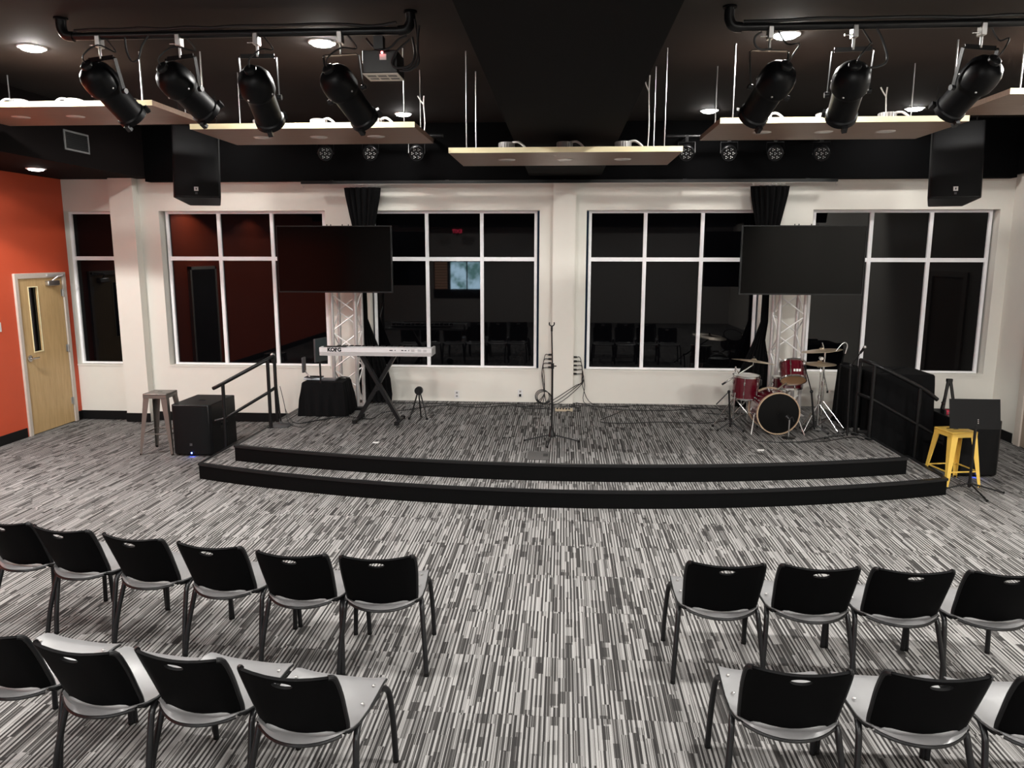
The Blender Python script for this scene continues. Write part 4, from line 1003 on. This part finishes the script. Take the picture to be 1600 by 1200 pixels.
# right: crash and hi-hat
t, O = stand('cymbal_stand', 'tall chrome stand right of the drums holding the upper cymbal', 1281, 668, 0, .93, (200, -30, 80), .28)
cr_ = ony(1284, 547, O.y); pc = cr_-O
MB().cyl((0, 0, .93), pc+Vector((0, 0, .09)), .006, n=8).build('tilter', CHROME, t)
a = ony(1284, 570, O.y)-O; b = ony(1292, 611, O.y)-O; MB().cyl(a+Vector((0, -.02, 0)), b+Vector((0, -.02, 0)), .008, n=8).build('boom_tail', CHROME, t); MB().cyl(b+Vector((0, -.02, .01)), b+Vector((0, -.02, -.02)), .012, n=8).build('rubber_tip', BLKR, t)
MB().cyl(pc+Vector((0, -.03, -.10)), pc+Vector((0, .03, -.10)), .02, n=10).build('tilter_joint', CHROME, t)
tt = thing('crash_cymbal', 'upper bronze cymbal right of the drums', 'cymbal', cr_); tt['group'] = 'bronze cymbals'
cymbal(Matrix.Rotation(R(-6), 4, 'Y')@Matrix.Rotation(R(-3), 4, 'X'), .235, tt); MB().cyl((0, 0, .03), (0, 0, .05), .012, n=10).build('wing_nut', BLKP, tt)
t, O = stand('hi_hat_stand', 'chrome pedal stand beside the tall cymbal stand', 1276, 674, 0, .72, (215, -35, 60), .25)
hh_ = ony(1281, 569, O.y+.05); MB().cyl((0, 0, .7), hh_-O+Vector((0, 0, .07)), .005, n=8).build('pull_rod', CHROME, t)
MB().box(-.045, .045, -.28, -.02, .01, .03, Matrix.Rotation(R(160), 4, 'Z')).build('foot_pedal', STEEL, t)
tt = thing('hi_hat_cymbals', 'pair of bronze hi-hat cymbals below the upper right cymbal', 'cymbal', hh_); tt['group'] = 'bronze cymbals'
cymbal(Matrix.Translation((0, 0, .012)), .185, tt, 'top_cymbal'); cymbal(Matrix.Translation((0, 0, -.012))@Matrix.Rotation(PI, 4, 'X'), .185, tt, 'bottom_cymbal')

# drum microphones
def boomstand(label, base, joint, tip, legs, r=.2, mt=BLKM, mic=True, jz=None):
    O = onz(*base, SZ); J = ony(joint[0], joint[1], O.y)-O; Tp = ony(tip[0], tip[1], O.y-.06)-O
    t = thing('microphone_stand', label, 'microphone stand', O)
    MB().cyl((0, 0, .04), J, .011, n=10).build('tube', mt, t); MB().cyl(J, Tp, .007, n=8).build('boom_arm', mt, t); MB().ball(J, .02, 8).build('boom_joint', BLKP, t)
    tripod(t, 0, r, legs, .13, mt)
    if mic:
        d = (Tp-J).normalized(); MB().cyl(Tp, Tp+d*.07, .012, .016, 10).build('microphone_body', BLKP, t); MB().ball(Tp+d*.085, .02, 10).build('microphone_head', STEEL, t)
boomstand('short black boom stand at the left of the drums', (1141, 672), (1139, 612), (1119, 632), (200, 320, 80), .17, mic=False)
boomstand('black boom stand leaning right of the mounted tom', (1272, 676), (1268, 612), (1259, 578), (210, 330, 90), .16)
boomstand('tall black microphone stand right of the cymbals', (1306, 660), (1314, 570), (1321, 545), (160, 280, 40), .18, mic=False)
boomstand('black microphone stand with boom, nearest the right handrail', (1323, 686), (1329, 572), (1344, 552), (187, -8, 80), .26)
t = thing('gooseneck_microphone', 'thin bent gooseneck microphone above the right stands', 'microphone', ony(1321, 545, 9.2))
MB().tube(smoothpath([(0, 0, -.06), (.02, 0, .03), (0.0, 0, .07), (-.04, 0, .06), (-.11, 0, -.03)], 5), .006, 8).build('gooseneck', STEEL, t)
p = onz(1231, 684, SZ); t = thing('kick_microphone', 'low microphone on a small round base before the bass drum', 'microphone stand', (p.x, p.y-.02, SZ))
MB().lathe([(.075, 0), (.075, .012), (.02, .02)], 24).build('round_base', BLKM, t); MB().cyl((0, 0, .015), (0, 0, .22), .008, n=8).build('tube', STEEL, t)
MB().cyl((0, 0, .22), (-.03, .03, .25), .02, .03, 12).build('microphone_head', BLKP, t); MB().tube(smoothpath([(0, 0, .22), (.03, 0, .25), (.05, 0, .2)], 4), .005, 6).build('microphone_cable', CABLE, t)

# ------------------------------------------------------------------ outlets, plates, floor cables
def outlet(x, z, label, plug):
    t = thing('power_outlet', label, 'outlet', (x, YB, z))
    MB().box(-.036, .036, -.006, 0, -.058, .058).build('cover_plate', WHITEP, t, bevel=.002)
    for z_ in (-.024, .024): MB().box(-.014, .014, -.008, -.006, z_-.013, z_+.013).build('socket', mat('grey_socket', (.3, .3, .3), .5), t)
    if plug: MB().box(-.014, .014, -.04, -.008, -.045, -.01).build('plug', BLKP, t, bevel=.004)
outlet(-.60, .48, 'white wall outlet with a black plug left of the centre pier', True)
outlet(-1.52, .45, 'pale empty wall outlet behind the small A-frame stand', False)
t = thing('light_switch', 'white switch plate on the orange wall left of the door', 'switch', (XL, 9.23, 1.52))
MB().box(0, .008, -.05, .05, -.06, .06).build('cover_plate', WHITEP, t, bevel=.002); MB().box(.008, .014, -.012, .012, -.03, .03).build('toggle', WHITEP, t)
t = thing('audio_wall_plate', 'row of black connectors on the right side of the centre pier', 'wall plate', (.155, 10.70, .95))
MB().box(0, .004, -.03, .03, -.22, .10).build('plate', CREAM, t)
for k in range(5): MB().cyl((.004, 0, .07-k*.06), (.05, 0, .07-k*.06), .013, n=10).build('connector', BLKP, t)
t = thing('audio_wall_plate', 'row of black connectors on the left side of the centre pier', 'wall plate', (-.15, 10.70, .95))
MB().box(-.004, 0, -.03, .03, -.22, .14).build('plate', CREAM, t)
for k in range(4): MB().cyl((-.05, 0, .10-k*.06), (-.004, 0, .10-k*.06), .013, n=10).build('connector', BLKP, t)
rnd = random.Random(3)
g1 = 'black cables plugged into the centre pier'
for k in range(5):
    z = 1.02-k*.06; x1 = .34+.10*k if k < 2 else .1-.08*k; 
    MB().tube(smoothpath([(.205, 10.70, z), (.25+.012*k, 10.70, z-.01), (.28+rnd.uniform(-.01, .02), 10.68, z-.14), (.26+.03*(2-k), 10.66, .62), (x1, 10.6, SZ+.012), (x1+(.5 if k < 2 else -.3), 10.5-.03*k, SZ+.008)], 5), .0055, 6).build('cable', CABLE, label='black cable from the %s connector on the right side of the centre pier' % ('top', 'second', 'third', 'fourth', 'lowest')[k], cat='cable', group=g1)
for k in range(4):
    z = 1.05-k*.06
    MB().tube(smoothpath([(-.20, 10.70, z), (-.25-.01*k, 10.70, z-.02), (-.27+rnd.uniform(-.02, .02), 10.68, .75), (-.25, 10.66, .5), (-.22-.05*k, 10.6, SZ+.012)], 5), .0055, 6).build('cable', CABLE, label='black cable from the %s connector on the left side of the centre pier' % ('top', 'second', 'third', 'lowest')[k], cat='cable', group='black cables plugged into the left of the centre pier')
for k in range(3):
    MB().tube([(-.28+.10*math.cos(a*PI/10)+k*.015, 10.62-.03*k, SZ+.11+(.10-k*.008)*math.sin(a*PI/10)) for a in range(20)], .006, 6, closed=True).build('cable_coil', CABLE, label='%s black cable coil leaning on the foot of the centre pier' % ('outermost', 'middle', 'front')[k], cat='cable', group='cable coils at the centre pier')
t = thing('power_strip', 'beige power strip on the floor at the centre pier', 'power strip', (.03, 10.15, SZ), R(-3))
MB().box(-.12, .12, -.03, .03, 0, .04).build('body', mat('beige_plastic', (.5, .42, .3), .5), t, bevel=.005)
for k in range(5): MB().box(-.10+k*.04, -.075+k*.04, -.031, .02, .03, .042).build('socket', BLKP, t)
def fcable(label, pts, r=.0055, z=SZ, wig=0):
    P = [onz(u, v, z) for u, v in pts]
    P = [Vector((p.x, min(p.y, YB-.03), z+r+.001)) for p in P]
    MB().tube(smoothpath(P, 6), r, 6).build('floor_cable', CABLE, label=label, cat='cable', group='black cables lying on the stage floor')
fcable('black cable along the wall from the keyboard to the centre pier', [(585, 634), (620, 630), (680, 631), (740, 633), (790, 631), (850, 636)])
fcable('second black cable along the wall left of the centre pier', [(640, 640), (690, 634), (750, 637), (800, 634), (860, 640)])
fcable('black cable from the outlet plug to the wall cables', [(803, 632), (800, 634), (830, 639), (855, 639)])
fcable('black cable along the wall from the centre pier to the drums', [(895, 634), (950, 636), (1010, 634), (1080, 637), (1130, 640)])
fcable('second black cable along the wall right of the centre pier', [(900, 630), (960, 640), (1040, 642), (1110, 638), (1140, 645)])
fcable('black looped cable with connector on the stage right of the centre pier', [(975, 641), (955, 650), (938, 657), (945, 661), (985, 662), (1030, 660), (1095, 662), (1135, 658)])
fcable('black cable coil on the floor right of the power strip', [(890, 636), (905, 638), (905, 642), (885, 643), (875, 639), (885, 635), (900, 636)])
fcable('black cable under the keyboard table', [(470, 662), (510, 655), (545, 652), (580, 655), (600, 645), (650, 640)])
fcable('black cable from the railing to the draped table', [(446, 640), (455, 658), (470, 662), (500, 657), (530, 652)])
fcable('long black cable before the bass drum', [(1185, 690), (1220, 692), (1260, 690), (1290, 684), (1320, 681)])
fcable('black cable around the drum stand feet', [(1100, 646), (1130, 648), (1160, 647), (1185, 650)])
fcable('black cable at the foot of the right stands', [(1250, 692), (1290, 690), (1330, 684), (1350, 688)])
for lab, u, v in (('black connector box under the left truss', 560, 640), ('small black pedal at the foot of the microphone stands', 1345, 676)):
    p = onz(u, v, SZ); t = thing('connector_box', lab, 'box', (p.x, p.y, SZ))
    MB().box(-.08, .08, -.05, .05, 0, .04).build('body', BLKP, t, bevel=.006); MB().cyl((-.03, 0, .04), (-.03, 0, .055), .012, n=12).build('knob', STEEL, t)

# ------------------------------------------------------------------ small pieces become sub-parts of the part they sit on
UNDER = {'foot_cap': 'leg', 'rubber_foot': ('leg', 'foot_bar'), 'rivet': ('seat', 'desk'), 'seat_slot': 'seat', 'seat_rim': 'seat', 'emblem_mark': 'emblem_plate', 'vent_slot': 'vent_plate',
         'socket': ('cover_plate', 'body'), 'plug': 'cover_plate', 'closer_arm': 'door_closer', 'glazing_bead': 'door_leaf', 'door_handle': 'door_leaf', 'hinge': 'door_leaf',
         'clutch_knob': 'height_clutch', 'clamp_bolt': 'pipe_clamp', 'tilt_knob': 'yoke', 'led_cluster': 'lamp_body', 'handle': 'cabinet', 'bag_handle': 'bag_body',
         'base_flange': 'post', 'counterweight': 'boom_arm', 'microphone_head': 'microphone_body', 'latch': 'body', 'test_button': 'detector_body', 'leg_brace': 'leg', 'emblem_plate': 'grille'}
def centre(o):
    vs = o.data.vertices; n = len(vs); return sum((v.co for v in vs), Vector())/n
def nearest(p, o): return min((v.co-p).length for v in o.data.vertices)
base = lambda o: o.name.split('.')[0]
for root in [o for o in SC.objects if o.type == 'EMPTY' and o.parent is None]:
    kids = [c for c in root.children if c.type == 'MESH']
    done = set()
    for c in kids:
        want = UNDER.get(base(c))
        if not want or c.matrix_local != Matrix.Identity(4): continue
        want = (want,) if isinstance(want, str) else want
        cand = [k for k in kids if base(k) in want and k is not c and k.name not in done and k.matrix_local == Matrix.Identity(4)]
        if base(c) == 'emblem_mark': continue
        if cand:
            p = centre(c); c.parent = min(cand, key=lambda k: nearest(p, k)); done.add(c.name)
